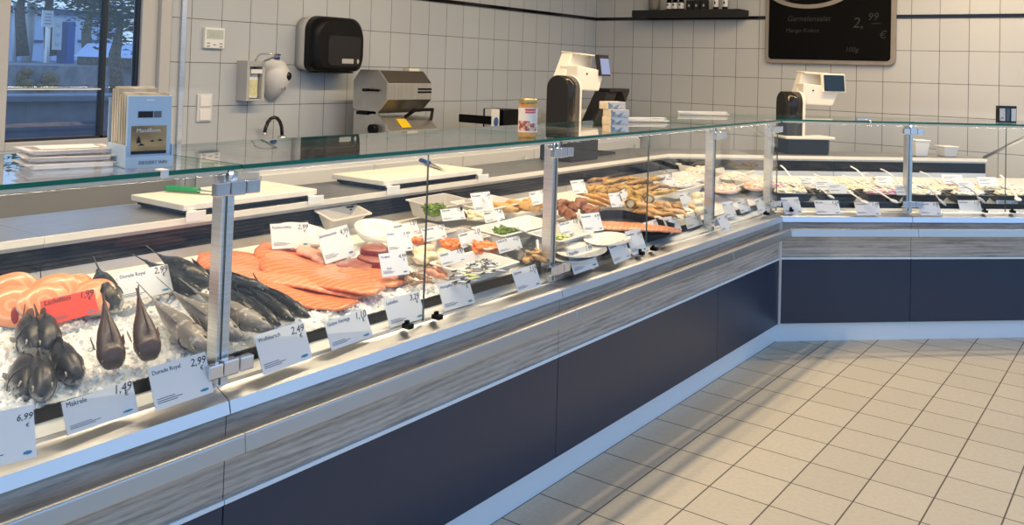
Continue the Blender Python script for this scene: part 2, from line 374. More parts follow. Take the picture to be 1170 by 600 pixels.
def led(name, P, u0, u1, k0, k1, w):
    a, b = P(u0, .04, 1.228), P(u1, .04, 1.228); c = (a+b)/2; x = (b-a).normalized(); inw = (P(0, 1, 0)-P(0, 0, 0)).normalized()
    z = -(V3((0, 0, -1))*.80+inw*.60).normalized(); y = z.cross(x)
    o = area(name, c, (b-a).length, .012, w*(b-a).length, (1, .92, .80)); M = Matrix((x, y, z)).transposed().to_4x4(); M.translation = c; o.matrix_world = M
led('display_led_long', PL, -.2, 4.9, 0, 0, 1.2); led('display_led_short', PD, .1, 2.9, 0, 0, 1.2)
scn.view_settings.view_transform = 'Standard'; scn.view_settings.look = 'None'; scn.view_settings.gamma = 1; scn.view_settings.use_curve_mapping = False
scn.view_settings.exposure = .40
scn.cycles.use_denoising = True; scn.cycles.max_bounces = 10; scn.cycles.transparent_max_bounces = 24; scn.cycles.caustics_reflective = False; scn.cycles.caustics_refractive = False
scn.cycles.sample_clamp_indirect = 6

# ------------------------------------------------------------------ yard outside the window
MT['asphalt'] = nmat('yard_concrete', (.22, .23, .25), (.32, .33, .35), 3, .9)
MT['shed'] = mat('shed_pale_blue', (.58, .70, .90), .6); MT['sheddk'] = mat('shed_seam', (.08, .12, .22), .7)
struct('ground_yard', MB().box((-13, 8, -.35), (16.5, 30, .5)), 'asphalt')
MT['leaf'] = nmat('tree_leaves', (.03, .04, .02), (.09, .11, .05), 8, .7); MT['bark'] = nmat('tree_bark', (.12, .09, .06), (.2, .16, .12), 14, .9); MT['dryleaf'] = nmat('dry_shrub', (.16, .11, .05), (.3, .22, .1), 5, .8)
MT['inkgrey0'] = mat('faint_print', (.3, .32, .36), .6); MT['bluecab'] = mat('cabinet_blue', (.05, .13, .42), .5); MT['palewall'] = nmat('pale_wall', (.40, .48, .58), (.5, .57, .65), 1, .8)
SX = -40.0
def yq(x, px0, px1, py0, py1, dx=.3):
    a = at_x(px0, (py0+py1)/2, x); b = at_x(px1, (py0+py1)/2, x); z1 = at_x((px0+px1)/2, py0, x).z; z0 = at_x((px0+px1)/2, py1, x).z
    return (x, (a.y+b.y)/2, (z0+z1)/2), (dx, b.y-a.y, z1-z0)
GZ = at_x(60, 71, SX).z
struct('ground_street', MB().box((-47, 24, GZ-.45), (36, 70, .9)), 'asphalt')
c, d = yq(SX-1, -6, 124, 17, 71, 2); sh = thing('storage_shed', 'pale blue metal shed seen through the window', 'shed', (c[0], c[1], GZ))
m = MB(); m.box(c, d); m.build('wall', 'shed', sh)
m = MB(); m.box((c[0], c[1], c[2]+d[2]/2+.12), (d[0]+.4, d[1]+.4, .25)); m.build('roof', 'sheddk', sh)
for p0, p1 in ((24.5, 47), (58.5, 70), (81, 96), (97, 110), (111, 121)):
    c, d = yq(SX+.05, p0, p1, 24, 70, .1); m = MB(); m.box(c, d); dr = m.build('door', 'shed', sh, bevel=.03)
    m = MB(); m.box((c[0]+.08, c[1]+d[1]*.3, c[2]), (.08, .4, .12)); m.build('handle', 'sheddk', dr)
def pole(p0, y0, p1, y1, x, label, r=.12, mt='white'):
    m = MB(); a, b = at_x(p0, y0, x), at_x(p1, y1, x); m.tube([a, b], r, 8); tag(m.build('white_pole', mt, base=b), label, 'pole', 'poles before the shed')
pole(18, 2, 16.5, 71, SX+3, 'thin upright white pole standing furthest left before the blue shed', .10); pole(37, 4, 30, 71, SX+3, 'stout slanting white pole between the upright pole and the white notice', .2)
pole(17.8, 12, 50, 15, SX+3.4, 'thin white cross bar running from the upright pole to the white notice', .07)
sg = thing('sign_post', 'square white notice on a grey post in front of the blue shed', 'sign', (SX+6, at_x(54, 72, SX+6).y, GZ))
c, d = yq(SX+6.2, 48, 60.5, 12, 31, .08); m = MB(); m.box(c, d); pl_ = m.build('plate', 'white', sg)
m = MB()
for i in range(4): m.box((c[0]+.05, c[1], c[2]+d[2]*(.28-.19*i)), (.01, d[1]*.6, d[2]*.05))
m.build('printed_lines', 'inkgrey0', pl_)
c, d = yq(SX+6, 52.5, 55.5, 28, 72, .2); m = MB(); m.box(c, d); m.build('post', 'alu', sg)
c, d = yq(SX+5, 60.5, 70, 21, 57, .1); t = thing('banner', 'white banner with faint blue print hanging beside the notice', 'banner', (c[0], c[1], c[2]-d[2]/2)); m = MB(); m.box(c, d); m.build('cloth', 'white', t)
for k in (.3, 0, -.3):
    m = MB(); m.ell((c[0]+.06, c[1], c[2]+d[2]*k), (.02, d[1]*.28, d[2]*.07)); m.build('print', 'shed', t)
c, d = yq(SX+4, 70.5, 80, 25, 78, .8); m = MB(); m.box(c, d); tag(m.build('blue_cabinet', 'bluecab', base=(c[0], c[1], GZ), bevel=.03), 'deep blue upright cabinet right of the white banner', 'cabinet')
c, d = yq(SX+10, 8, 118, 77, 97, .6); m = MB(); m.box(c, d); tag(m.build('garden_wall', 'palewall', base=(c[0], c[1], c[2]-d[2]/2)), 'low pale blue-grey wall below the blue shed', 'wall')
m = MB(); c = at_x(42, 90, SX+11)
for i in range(40): a = random.uniform(0, 6.3); m.ell(c+V3((.4*math.cos(a), .5*math.sin(a), random.uniform(-.3, .25))), (.16, .16, .14), None, 0, 6, 4, .5, i)
tag(m.build('shrub', 'dryleaf', base=c-V3((0, 0, .4))), 'brownish round shrub in front of the low pale wall', 'shrub')
c, d = yq(-30, 122, 150, 66, 76, 4); t = thing('garden_house', 'small house with a pale pointed roof at the right end of the window', 'house', (c[0], c[1], c[2]-d[2]/2)); m = MB(); m.box(c, d); m.build('wall', 'bark', t)
m = MB(); y0, y1, z = c[1]-d[1]*.55, c[1]+d[1]*.55, c[2]+d[2]/2; hh = d[2]*1.6
m.prism([V3((c[0]-2.2, y0, z)), V3((c[0]-2.2, y1, z)), V3((c[0]-2.2, (y0+y1)/2, z+hh))], [V3((c[0]+2.2, y0, z)), V3((c[0]+2.2, y1, z)), V3((c[0]+2.2, (y0+y1)/2, z+hh))]); m.build('roof', 'shed', t)
def tree(px, py, x, r, label, n=900, stem=3.0):
    c = at_x(px, py, x); t = thing('tree', label, 'tree', (c.x, c.y, c.z-stem), 'trees behind the window')
    m = MB(); m.tube([c-V3((0, 0, stem)), c-V3((0, .2, stem*.4)), c], [.25, .18, .06]); m.build('trunk', 'bark', t)
    m = MB(); rn = random.Random(int(px*7+py*13))
    for i in range(n):
        d = V3((rn.gauss(0, 1), rn.gauss(0, 1), rn.gauss(0, .8))).normalized()*r*rn.uniform(.2, 1)
        Q = Matrix.Rotation(rn.uniform(0, 6.3), 3, 'Z') @ Matrix.Rotation(rn.uniform(-1, 1), 3, 'X'); s = r*rn.uniform(.06, .12); p = c+d
        m.add([p+Q @ V3((-s, 0, 0)), p+Q @ V3((0, s*.5, .02)), p+Q @ V3((s, 0, 0)), p+Q @ V3((0, -s*.5, .02))], [(0, 1, 2, 3)])
    m.build('crown', 'leaf', t)
tree(106, 2, -33, 1.2, 'dark tree crown hanging over the right part of the blue shed'); tree(140, 18, -26, 1.3, 'dark leafy tree behind the right pane of the window'); tree(62, -22, -36, 1.5, 'dark tree crown over the middle of the blue shed roof'); tree(30, -24, -36, 1.5, 'dark tree crown above the slanting white pole')
m = MB(); m.box((-7.2, 3.4, .55), (.3, 4.2, 1.15)); m.box((-7.2, 3.4, 1.145), (.4, 4.3, .05)); tag(m.build('reflection_block', 'asphalt', base=(-7.2, 3.4, -.1), bevel=.01), 'dark grey block added outside the window for the dark reflection in its lower part', 'reflection_block')  # added block, stands in for the dark interior reflection low in the window

# ------------------------------------------------------------------ things on the walls
WL = WX+.0
def wallbox(mb, y0, y1, z0, z1, d0, d1, m=0): return mb.box((WL+(d0+d1)/2, (y0+y1)/2, (z0+z1)/2), (d1-d0, y1-y0, z1-z0), None, m)
MT['lcd'] = mat('lcd_grey_green', (.50, .56, .50), .25); MT['greyplastic'] = mat('grey_plastic', (.45, .45, .44), .45); MT['lightgrey'] = mat('light_grey_plastic', (.66, .66, .65), .4)
t = thing('thermostat', 'white wall thermostat with a grey display and buttons', 'thermostat', (WL, 3.16, 1.62))
m = MB(); wallbox(m, 3.10, 3.235, 1.555, 1.675, 0, .025); m.build('housing', 'white', t, bevel=.004)
m = MB(); wallbox(m, 3.112, 3.223, 1.61, 1.663, .025, .027); m.build('display', 'lcd', t)
text('38.1', .04, 'greyplastic', t, (.0275, -.035, -.0), Matrix(((0, 0, 1), (1, 0, 0), (0, 1, 0))))
for y, z in ((3.125, 1.585), (3.125, 1.568), (3.167, 1.577), (3.21, 1.585), (3.21, 1.568)):
    m = MB(); m.ell((WL+.026, y, z), (.004, .012, .005)); m.build('button', 'greyplastic', t)
t = thing('light_switch', 'white double light switch plate on the tiles under the thermostat', 'switch', (WL, 3.12, 1.21))
m = MB(); wallbox(m, 3.078, 3.178, 1.13, 1.29, 0, .012); m.build('plate', 'lightgrey', t, bevel=.003)
for z in (1.25, 1.17):
    m = MB(); wallbox(m, 3.093, 3.163, z-.032, z+.032, .012, .019); m.build('rocker', 'white', t, bevel=.003)
# disinfectant dispenser with elbow lever
t = thing('disinfectant_dispenser', 'grey metal wall dispenser with wire elbow lever and yellow label', 'dispenser', (WL, 3.42, 1.25))
m = MB(); wallbox(m, 3.345, 3.365, 1.25, 1.49, 0, .10); wallbox(m, 3.455, 3.475, 1.25, 1.49, 0, .10); wallbox(m, 3.366, 3.454, 1.251, 1.489, .001, .02); wallbox(m, 3.366, 3.454, 1.251, 1.262, .021, .099); wallbox(m, 3.366, 3.454, 1.455, 1.489, .021, .099); m.build('housing', 'greyplastic', t, bevel=.002)
MT['labelyellow'] = nmat('printed_label_yellow', (.75, .70, .35), (.55, .58, .40), 40, .4); MT['inkblue'] = mat('ink_blue', (.02, .06, .25), .4)
m = MB(); wallbox(m, 3.372, 3.448, 1.265, 1.43, .02, .075); b = m.build('bottle', 'white', t, bevel=.01)
m = MB(); wallbox(m, 3.378, 3.442, 1.28, 1.375, .0755, .0765); m.build('label', 'labelyellow', b)
m = MB(); wallbox(m, 3.37, 3.45, 1.415, 1.44, .095, .105); m.build('name_plate', 'white', t)
m = MB(); m.tube([(WL+.09, 3.40, 1.48), (WL+.12, 3.41, 1.53), (WL+.20, 3.42, 1.535), (WL+.20, 3.50, 1.53), (WL+.09, 3.47, 1.49)], .006); m.build('elbow_lever', 'chrome', t)
# egg-shaped soap dispenser
t = thing('soap_dispenser', 'egg-shaped light grey soap dispenser with a dark round window', 'dispenser', (WL, 3.57, 1.26))
m = MB()
prof = [(.0, .02), (.04, .055), (.1, .085), (.17, .083), (.215, .06), (.235, .03), (.24, .012)]
m.loft([[V3((WL+.0 + .12*(r/.085)*max(0, math.sin(q*2*PI/20))+.001, 3.605+r*math.cos(q*2*PI/20)*1.2, 1.248+z*1.1)) for q in range(20)] for z, r in prof]); m.build('housing', 'lightgrey', t)
m = MB(); m.ell((WL+.098, 3.645, 1.40), (.022, .032, .03)); m.build('window', 'blackgloss', t)
m = MB(); m.ell((WL+.105, 3.63, 1.33), (.012, .004, .016)); m.ell((WL+.112, 3.60, 1.325), (.012, .005, .006)); m.build('printed_mark', 'greyplastic', t)
m = MB(); m.lathe([(.02, 0), (.022, .018), (.01, .028)], (WL+.04, 3.605, 1.50), 12); m.build('lock_cap', 'inkblue', t)
# tap
t = thing('swan_neck_tap', 'curved black steel water tap rising behind the glass shelf', 'tap', (WL+.10, 3.62, 1.011))
m = MB(); m.tube([(WL+.10, 3.62, 1.011), (WL+.10, 3.62, 1.05)]+[(WL+.10+.0*a, 3.555+.065*math.cos(a*PI/8), 1.05+.10*math.sin(a*PI/8)) for a in range(0, 8)]+[(WL+.10, 3.488, 1.06)], .011, 10); m.build('spout', 'blackgloss', t)
m = MB(); m.lathe([(.028, 1.011), (.028, 1.03), (.018, 1.04)], (WL+.10, 3.62, 0), 14); m.build('base', 'chrome', t)
m = MB(); m.lathe([(.013, 1.045), (.013, 1.062)], (WL+.10, 3.488, 0), 10); m.build('nozzle', 'chrome', t)
# paper towel dispenser, rounded black
t = thing('paper_towel_dispenser', 'large rounded black paper towel dispenser on the tiled wall', 'dispenser', (WL, 4.0, 1.43))
def rr(y0, y1, z0, z1, rad, x, n=6, top=None):
    pts = []; rt = top or rad
    for cy, cz, a0, r in ((y1-rad, z0+rad, -PI/2, rad), (y1-rt, z1-rt, 0, rt), (y0+rt, z1-rt, PI/2, rt), (y0+rad, z0+rad, PI, rad)):
        for i in range(n+1): a = a0+i*PI/2/n; pts.append(V3((x, cy+r*math.cos(a), cz+r*math.sin(a))))
    return pts
m = MB(); m.loft([rr(3.78, 4.20, 1.445, 1.78, .04, WL, top=.08), rr(3.77, 4.21, 1.435, 1.79, .05, WL+.10, top=.10)], 0, True); m.build('back_shell', 'greyplastic', t)
m = MB(); m.loft([rr(3.77, 4.21, 1.435, 1.79, .05, WL+.10, top=.10), rr(3.775, 4.205, 1.44, 1.785, .06, WL+.17, top=.11), rr(3.80, 4.18, 1.46, 1.76, .08, WL+.205, top=.12)], 0, True); cv = m.build('cover', 'black', t)
m = MB(); m.loft([rr(3.87, 4.16, 1.47, 1.67, .03, WL+.203), rr(3.88, 4.15, 1.475, 1.66, .03, WL+.212)], 0, True); m.build('front_panel', 'blackmat', cv)
m = MB(); wallbox(m, 3.99, 4.09, 1.49, 1.52, .211, .2125); m.ell((WL+.211, 4.13, 1.505), (.002, .012, .018)); m.build('badge', 'greyplastic', cv)
m = MB(); wallbox(m, 3.85, 4.15, 1.425, 1.436, .06, .15); m.build('paper_slot', 'blackmat', t)
# fish skinning machine on the back counter
MT['machine'] = nmat('machine_stainless', (.50, .49, .46), (.58, .57, .54), 5, .34, .85, stretch=(1, 12, 1)); MT['machdark'] = mat('machine_bronze_grey', (.17, .155, .13), .35, .8); MT['sticker'] = mat('sticker_yellow', (.80, .55, .03), .4)
MX = WL+.36; ZM = .06
t = thing('skinning_machine', 'steel eight-sided machine with black knob and yellow sticker on the back counter', 'machine', (MX, 4.35, .95))
def octo(y, s=1): return [V3((MX+dx*s, y, 1.245+dz*s)) for dx, dz in ((-.15, -.10), (-.15, .08), (-.09, .15), (.07, .15), (.15, .07), (.15, -.04), (.06, -.13), (-.06, -.14))]
m = MB(); m.prism(octo(4.10), octo(4.115)); m.prism([V3((MX+a, 4.10, z)) for a, z in ((-.14, .97), (.15, .97), (.15, 1.06), (.05, 1.13), (-.14, 1.13))], [V3((MX+a, 4.115, z)) for a, z in ((-.14, .97), (.15, .97), (.15, 1.06), (.05, 1.13), (-.14, 1.13))]); m.build('side_plate', 'machine', t)
m = MB(); m.prism(octo(4.115, .98), octo(4.53, .98)); m.m = [1 if i in (2, 5, 3) and i != 4 else 0 for i in range(len(m.f))]; dr = m.build('drum_housing', ['machine', 'machdark'], t, bevel=.003)
m = MB(); m.box((MX+.149, 4.46, 1.275), (.006, .13, .012)); m.box((MX+.149, 4.46, 1.255), (.006, .13, .012)); m.build('vent_slot', 'black', dr)
m = MB(); m.box((MX+.02, 4.46, 1.40), (.06, .10, .02)); m.build('top_catch', 'cream', dr)
m = MB(); m.prism([V3((MX+a, 4.115, z)) for a, z in ((-.12, .97), (.17, .97), (.17, 1.01), (.08, 1.09), (-.12, 1.09))], [V3((MX+a, 4.585, z)) for a, z in ((-.12, .97), (.17, .97), (.17, 1.01), (.08, 1.09), (-.12, 1.09))]); bs = m.build('base', 'machine', t, bevel=.004)
m = MB(); m.box((MX+.172, 4.35, .985), (.006, .46, .02)); m.build('blade_bar', 'black', bs)
Rs = Matrix.Rotation(math.atan2(.08, .09), 3, 'Y')
m = MB(); m.box((MX+.128, 4.29, 1.053), (.08, .09, .003), Matrix.Rotation(.727, 3, 'Y')); m.build('warning_sticker', 'sticker', bs)
m = MB(); m.tube([(MX+.10, 4.33, 1.09), (MX+.16, 4.36, 1.14), (MX+.17, 4.52, 1.14), (MX+.12, 4.565, 1.07)], .012); m.build('handle', 'black', t)
m = MB(); m.tube([(MX-.01, 4.10, 1.265), (MX-.01, 4.05, 1.265)], .01); m.box((MX+.03, 4.09, 1.265), (.12, .01, .014)); m.build('latch_lever', 'black', t)
m = MB(); m.tube([(MX+.06, 4.10, 1.02), (MX+.06, 4.06, 1.02)], .03, 14); m.build('knob', 'black', t)
m = MB(); m.box((MX-.05, 4.09, 1.115), (.10, .012, .02)); m.build('grip', 'black', t)
m = MB()
for a in (-.08, .12):
    for y in (4.16, 4.54): m.lathe([(.018, .95), (.015, .972)], (MX+a, y, 0), 10)
m.build('rubber_feet', 'black', t)
t.location.z += ZM
# back counter along the wall
t = thing('back_counter', 'stainless work counter along the tiled wall under the machine', 'counter', (WL+.3, 5.2, 0))
m = MB(); m.box((WL+.325, 5.2, .99), (.62, 4.3, .04)); m.build('worktop', 'steel', t, bevel=.003)
m = MB(); m.box((WL+.305, 5.2, .485), (.56, 4.24, .97)); m.build('cabinet', 'white', t)
for i in range(5):
    m = MB(); m.box((WL+.59, 3.50+i*.85, .50), (.02, .83, .76)); d = m.build('door', 'white', t, bevel=.002)
    m = MB(); m.tube([(WL+.62, 3.78+i*.85, .70), (WL+.62, 3.78+i*.85, .84)], .007); m.build('handle', 'alu', d)
# bits on the back counter
p = at_x(516, 141, WL+.4)
z0 = 1.01
t = thing('knife_tray', 'low black tray on the back counter behind the glass jar', 'tray', (WL+.4, 5.36, z0))
m = MB(); m.box((WL+.4, 5.36, z0+.012), (.30, .44, .024)); m.box((WL+.4, 5.14, z0+.10), (.30, .012, .06)); m.build('base', 'black', t, bevel=.003)
m = MB(); m.prism([V3((WL+.3, 5.36, z0+.02)), V3((WL+.5, 5.36, z0+.02)), V3((WL+.5, 5.36, z0+.17)), V3((WL+.3, 5.36, z0+.17))], [V3((WL+.3, 5.66, z0+.02)), V3((WL+.5, 5.66, z0+.02)), V3((WL+.5, 5.54, z0+.17)), V3((WL+.3, 5.54, z0+.17))]); m.build('wedge', 'black', t, bevel=.006)
MT['cardwhite'] = mat('card_white', (.78, .77, .74), .5); MT['blue'] = mat('plastic_blue', (.04, .12, .38), .4)
t = thing('label_box', 'small white box with blue print standing in the black tray', 'box', (WL+.45, 5.28, z0+.026))
m = MB(); m.box((WL+.45, 5.28, z0+.10), (.06, .10, .148)); m.build('carton', 'cardwhite', t); m = MB(); m.ell((WL+.481, 5.29, z0+.08), (.0015, .03, .035)); m.build('printed_patch', 'blue', t)
t = thing('table_scale', 'flat grey table scale with cream top on the back counter beside the black weighing column', 'scale', (WL+.42, 6.52, z0))
m = MB(); m.box((WL+.42, 6.52, z0+.065), (.42, .5, .11)); m.build('body', 'greyplastic', t, bevel=.01); m = MB(); m.box((WL+.42, 6.55, z0+.13), (.40, .44, .018)); m.build('weighing_plate', 'cream', t, bevel=.004)
m = MB()
for a in (-.15, .15):
    for b in (-.18, .18): m.lathe([(.02, z0), (.02, z0+.012)], (WL+.42+a, 6.52+b, 0), 10)
m.build('feet', 'black', t)

# chalk board, shelf and jars on the back wall
WB = 7.48
def yplate(x0, x1, z0, z1, rad, y, n=6): return [V3((p.y, y, p.z)) for p in rr(x0, x1, z0, z1, rad, 0, n)]
MT['boardframe'] = nmat('board_frame_taupe', (.24, .215, .19), (.28, .25, .22), 6, .5); MT['chalk'] = mat('chalk_grey', (.035, .035, .035), .9); MT['slate'] = mat('slate_black', (.003, .003, .003), .7, spec=.1)
t = thing('chalkboard', 'black chalkboard with rounded taupe frame showing the price 2,99 €', 'board', (-2.27, WB, 1.60))
m = MB(); a = yplate(-2.80, -1.745, 1.60, 2.75, .05, WB-.004); b = yplate(-2.80, -1.745, 1.60, 2.75, .05, WB-.034); m.loft([a, b], 0, False); m.build('frame', 'boardframe', t, bevel=.004)
m = MB(); a = yplate(-2.765, -1.780, 1.635, 2.715, .03, WB-.0335); b = yplate(-2.765, -1.780, 1.635, 2.715, .03, WB-.038); m.loft([a, b], 0, False); m.build('slate', 'slate', t)
RB = Matrix(((1, 0, 0), (0, 0, -1), (0, 1, 0)))
def ring(cx, cz, rx, rz, r2, y, n=40):
    m = MB(); L = []
    for k, yy in ((1, y), (r2, y), (r2, y-.003), (1, y-.003)): L.append([V3((cx+rx*k*math.cos(q*2*PI/n), yy, cz+rz*(k if k == 1 else k-.04)*math.sin(q*2*PI/n))) for q in range(n)])
    return m.loft(L, 0, False, False, True)
ring(-2.43, 2.245, .37, .185, .86, WB-.0381).build('logo_ring', 'boardframe', t)
text('ICHTHUS', .13, 'boardframe', t, (-.42, -.0395, .60), RB, name='logo_lettering') if False else None
m = MB()
for x0, x1, sl in ((-2.64, -2.60, .03), (-2.56, -2.52, -.02), (-2.47, -2.45, .0), (-2.40, -2.36, .03), (-2.31, -2.29, 0)):
    m.prism([V3((x0, WB-.038, 2.135)), V3((x1, WB-.038, 2.135)), V3((x1+sl, WB-.038, 2.34)), V3((x0+sl, WB-.038, 2.34))], [V3((x0, WB-.041, 2.135)), V3((x1, WB-.041, 2.135)), V3((x1+sl, WB-.041, 2.34)), V3((x0+sl, WB-.041, 2.34))])
m.build('logo_letter_strokes', 'boardframe', t)
for s, sz, x, z in (('Garnelensalat', .065, -2.61, 1.955), ('Mango Kokos', .05, -2.62, 1.862), ('2,', .12, -2.075, 1.90), ('99', .085, -1.96, 1.96), ('\u2014', .07, -1.93, 1.915), ('\u20ac', .085, -1.87, 1.815), ('100g', .055, -2.13, 1.705)):
    text(s, sz, 'chalk', t, (x+2.27, -.0395, z-1.60), RB, shear=.18)
t = thing('wall_shelf', 'short black floating shelf on the back wall left of the chalkboard', 'shelf', (-3.48, WB, 1.99))
m = MB(); m.box((-3.475, WB-.11, 2.022), (1.03, .22, .062)); m.build('board', 'blackmat', t, bevel=.002)
ZS = 2.0535
m = MB(); m.lathe([(.0, ZS), (.042, ZS), (.052, ZS+.03), (.056, ZS+.12), (.05, ZS+.18), (.03, ZS+.2)], (-3.82, WB-.11, 0), 20)
MT['taupe'] = mat('taupe_ceramic', (.20, .18, .155), .55); tag(m.build('ceramic_jar', 'taupe', base=(-3.82, WB-.11, ZS)), 'taupe ceramic jar at the end of the wall shelf', 'jar')
def spice(x, kind, label):
    t = thing('spice_jar', label, 'jar', (x, WB-.12, ZS), 'spice jars on the wall shelf')
    if kind == 'w':
        m = MB(); m.lathe([(.026, ZS), (.028, ZS+.01), (.028, ZS+.075), (.02, ZS+.085)], (x, WB-.12, 0), 16); m.build('glass_body', 'black', t)
        m = MB(); m.lathe([(.0285, ZS+.015), (.0285, ZS+.068)], (x, WB-.12, 0), 16, caps=False); lb = m.build('label', 'cardwhite', t)
        m = MB(); m.box((x-.004, WB-.1488, ZS+.05), (.018, .001, .014)); m.build('printed_mark', 'black', lb)
        m = MB(); m.lathe([(.023, ZS+.085), (.023, ZS+.11)], (x, WB-.12, 0), 16); m.build('lid', 'black', t)
    elif kind == 'b':
        m = MB(); m.box((x, WB-.12, ZS+.045), (.058, .05, .09)); m.build('body', 'blackmat', t, bevel=.003)
        m = MB(); m.box((x, WB-.1455, ZS+.04), (.014, .001, .02)); m.build('label', 'greyplastic', t)
    else:
        m = MB(); m.lathe([(.022, ZS), (.024, ZS+.01), (.024, ZS+.12), (.012, ZS+.15), (.012, ZS+.19)], (x, WB-.12, 0), 16); m.build('glass_body', 'black', t)
        m = MB(); m.lathe([(.0245, ZS+.025), (.0245, ZS+.11)], (x, WB-.12, 0), 16, caps=False); lb = m.build('label', 'cardwhite', t)
        m = MB(); m.box((x, WB-.1450, ZS+.06), (.014, .001, .022)); m.build('printed_mark', 'black', lb)
W3 = ('first white-labelled spice jar from the taupe jar', 'second white-labelled spice jar from the taupe jar', 'white-labelled spice jar next to the plain black boxes')
for x, l in zip((-3.665, -3.608, -3.545), W3): spice(x, 'w', l)
for x, l in zip((-3.46, -3.39, -3.32), ('black spice box next to the white-labelled jars', 'middle one of the three black spice boxes', 'black spice box next to the empty gap of the shelf')): spice(x, 'b', l)
for x, l in zip((-3.215, -3.13), ('slim white-labelled bottle on the shelf nearer the black boxes', 'slim white-labelled bottle at the shelf end nearest the chalkboard')): spice(x, 'o', l)

# ------------------------------------------------------------------ weighing scales on the staff-side worktop
MT['brownblack'] = mat('scale_dark_gloss', (.018, .015, .013), .1); MT['screenon'] = mat('screen_blue_grey', (.02, .02, .03), .15, emit=(.38, .45, .75), es=.55); MT['screenoff'] = mat('screen_dark', (.012, .022, .035), .08)
def scale(P, u, d, label, zt, lit, zp):
    z0 = .962
    t = thing('counter_scale', label, 'scale', P(u, d, z0), 'weighing scales')
    Q = lambda a, b, c: P(u+a, d-b, c)       # b towards the customers
    n = 12
    def prof(a, r, drop=0):
        zc = zt-drop-r
        return [Q(a, -r, zp-.03), Q(a, r, zp-.03)]+[Q(a, r*math.cos(i*PI/n), zc+r*math.sin(i*PI/n)) for i in range(n+1)]
    def box8(lo, hi): return MB().prism(lo, hi)
    m = MB(); m.loft([prof(-.066, .077, .002), prof(.052, .077, .002)], 0, True); m.build('column', 'brownblack', t)
    m = MB(); m.loft([prof(-.071, .073, .006), prof(-.0655, .078, .001)], 0, False); m.build('side_cover', 'blackmat', t)
    m = MB(); m.loft([prof(.052, .079), prof(.074, .079)], 0, True); m.build('rim', 'cream', t, bevel=.004)
    pl = lambda a0, a1, b0, b1, z: [Q(a0, b0, z), Q(a1, b0, z), Q(a1, b1, z), Q(a0, b1, z)]
    m = box8(pl(-.09, .27, -.15, .13, zp), pl(-.09, .27, -.15, .13, zp+.02)); m.build('platter', 'cream', t, bevel=.006)
    m = box8(pl(-.06, .24, -.12, .10, z0), pl(-.06, .24, -.12, .10, zp)); m.build('base', 'blackmat', t, bevel=.006)
    # tilted printer head, rear housing and its cover
    x = .05 if lit else 0
    m = MB(); m.prism([Q(.075+x*.6, .03, zt-.09), Q(.30+x, .03, zt-.095), Q(.355+x, .03, zt+.03), Q(.08+x*.4, .03, zt+.06)], [Q(.075+x*.6, -.10, zt-.09), Q(.30+x, -.10, zt-.095), Q(.355+x, -.10, zt+.03), Q(.08+x*.4, -.10, zt+.06)]); hd = m.build('printer_head', 'cream', t, bevel=.008)
    m = MB(); m.ell(Q(.15+x, .031, zt+.01), (.006, .006, .006)); m.build('lock_button', 'black', hd)
    q5 = lambda b: [Q(.06, b, zt-.03), Q(.15, b, zt-.03), Q(.33+x, b, zt+.0), Q(.34+x, b, zt+.125), Q(.11+x, b, zt+.135)]
    m = MB(); m.prism(q5(-.05), q5(-.13)); m.build('rear_housing', 'cream', t, bevel=.006)
    m = box8([Q(.105+x, .0, zt+.127), Q(.335+x, .0, zt+.118), Q(.335+x, -.13, zt+.128), Q(.105+x, -.13, zt+.137)], [Q(.105+x, .0, zt+.135), Q(.335+x, .0, zt+.126), Q(.335+x, -.13, zt+.136), Q(.105+x, -.13, zt+.145)]); m.build('top_cover', 'cream', t)
    h0, h1 = zt-.0, zt+.13; a0, a1 = (.335, .455) if lit else (.215, .385)
    m = box8([Q(a0, .05, h0), Q(a1, .05, h0), Q(a1, .03, h1), Q(a0, .03, h1)], [Q(a0, .02, h0), Q(a1, .02, h0), Q(a1, .0, h1), Q(a0, .0, h1)]); ds = m.build('customer_display', 'blackmat' if lit else 'cream', t, bevel=.004)
    k = .009; e = .014 if lit else 0
    m = box8([Q(a0+k, .0495, h0+k), Q(a1-k, .0495, h0+k), Q(a1-k, .0335, h1-k-e), Q(a0+k, .0335, h1-k-e)], [Q(a0+k, .0515, h0+k), Q(a1-k, .0515, h0+k), Q(a1-k, .0350, h1-k-e), Q(a0+k, .0350, h1-k-e)]); m.build('screen', 'screenon' if lit else 'screenoff', ds)
    return t
p1 = at_x(647, 120, -2.86); scale(PL, p1.y-.02, 1.10, 'weighing scale with a tall black column and lit customer screen behind the long counter', 1.462, True, 1.14)
p2 = on_plane(903, 130, DV, DV.dot(C0)+1.10); scale(PD, (p2-C0).dot(DD), 1.10, 'weighing scale with a dark tablet screen standing behind the short counter', 1.39, False, 1.065)
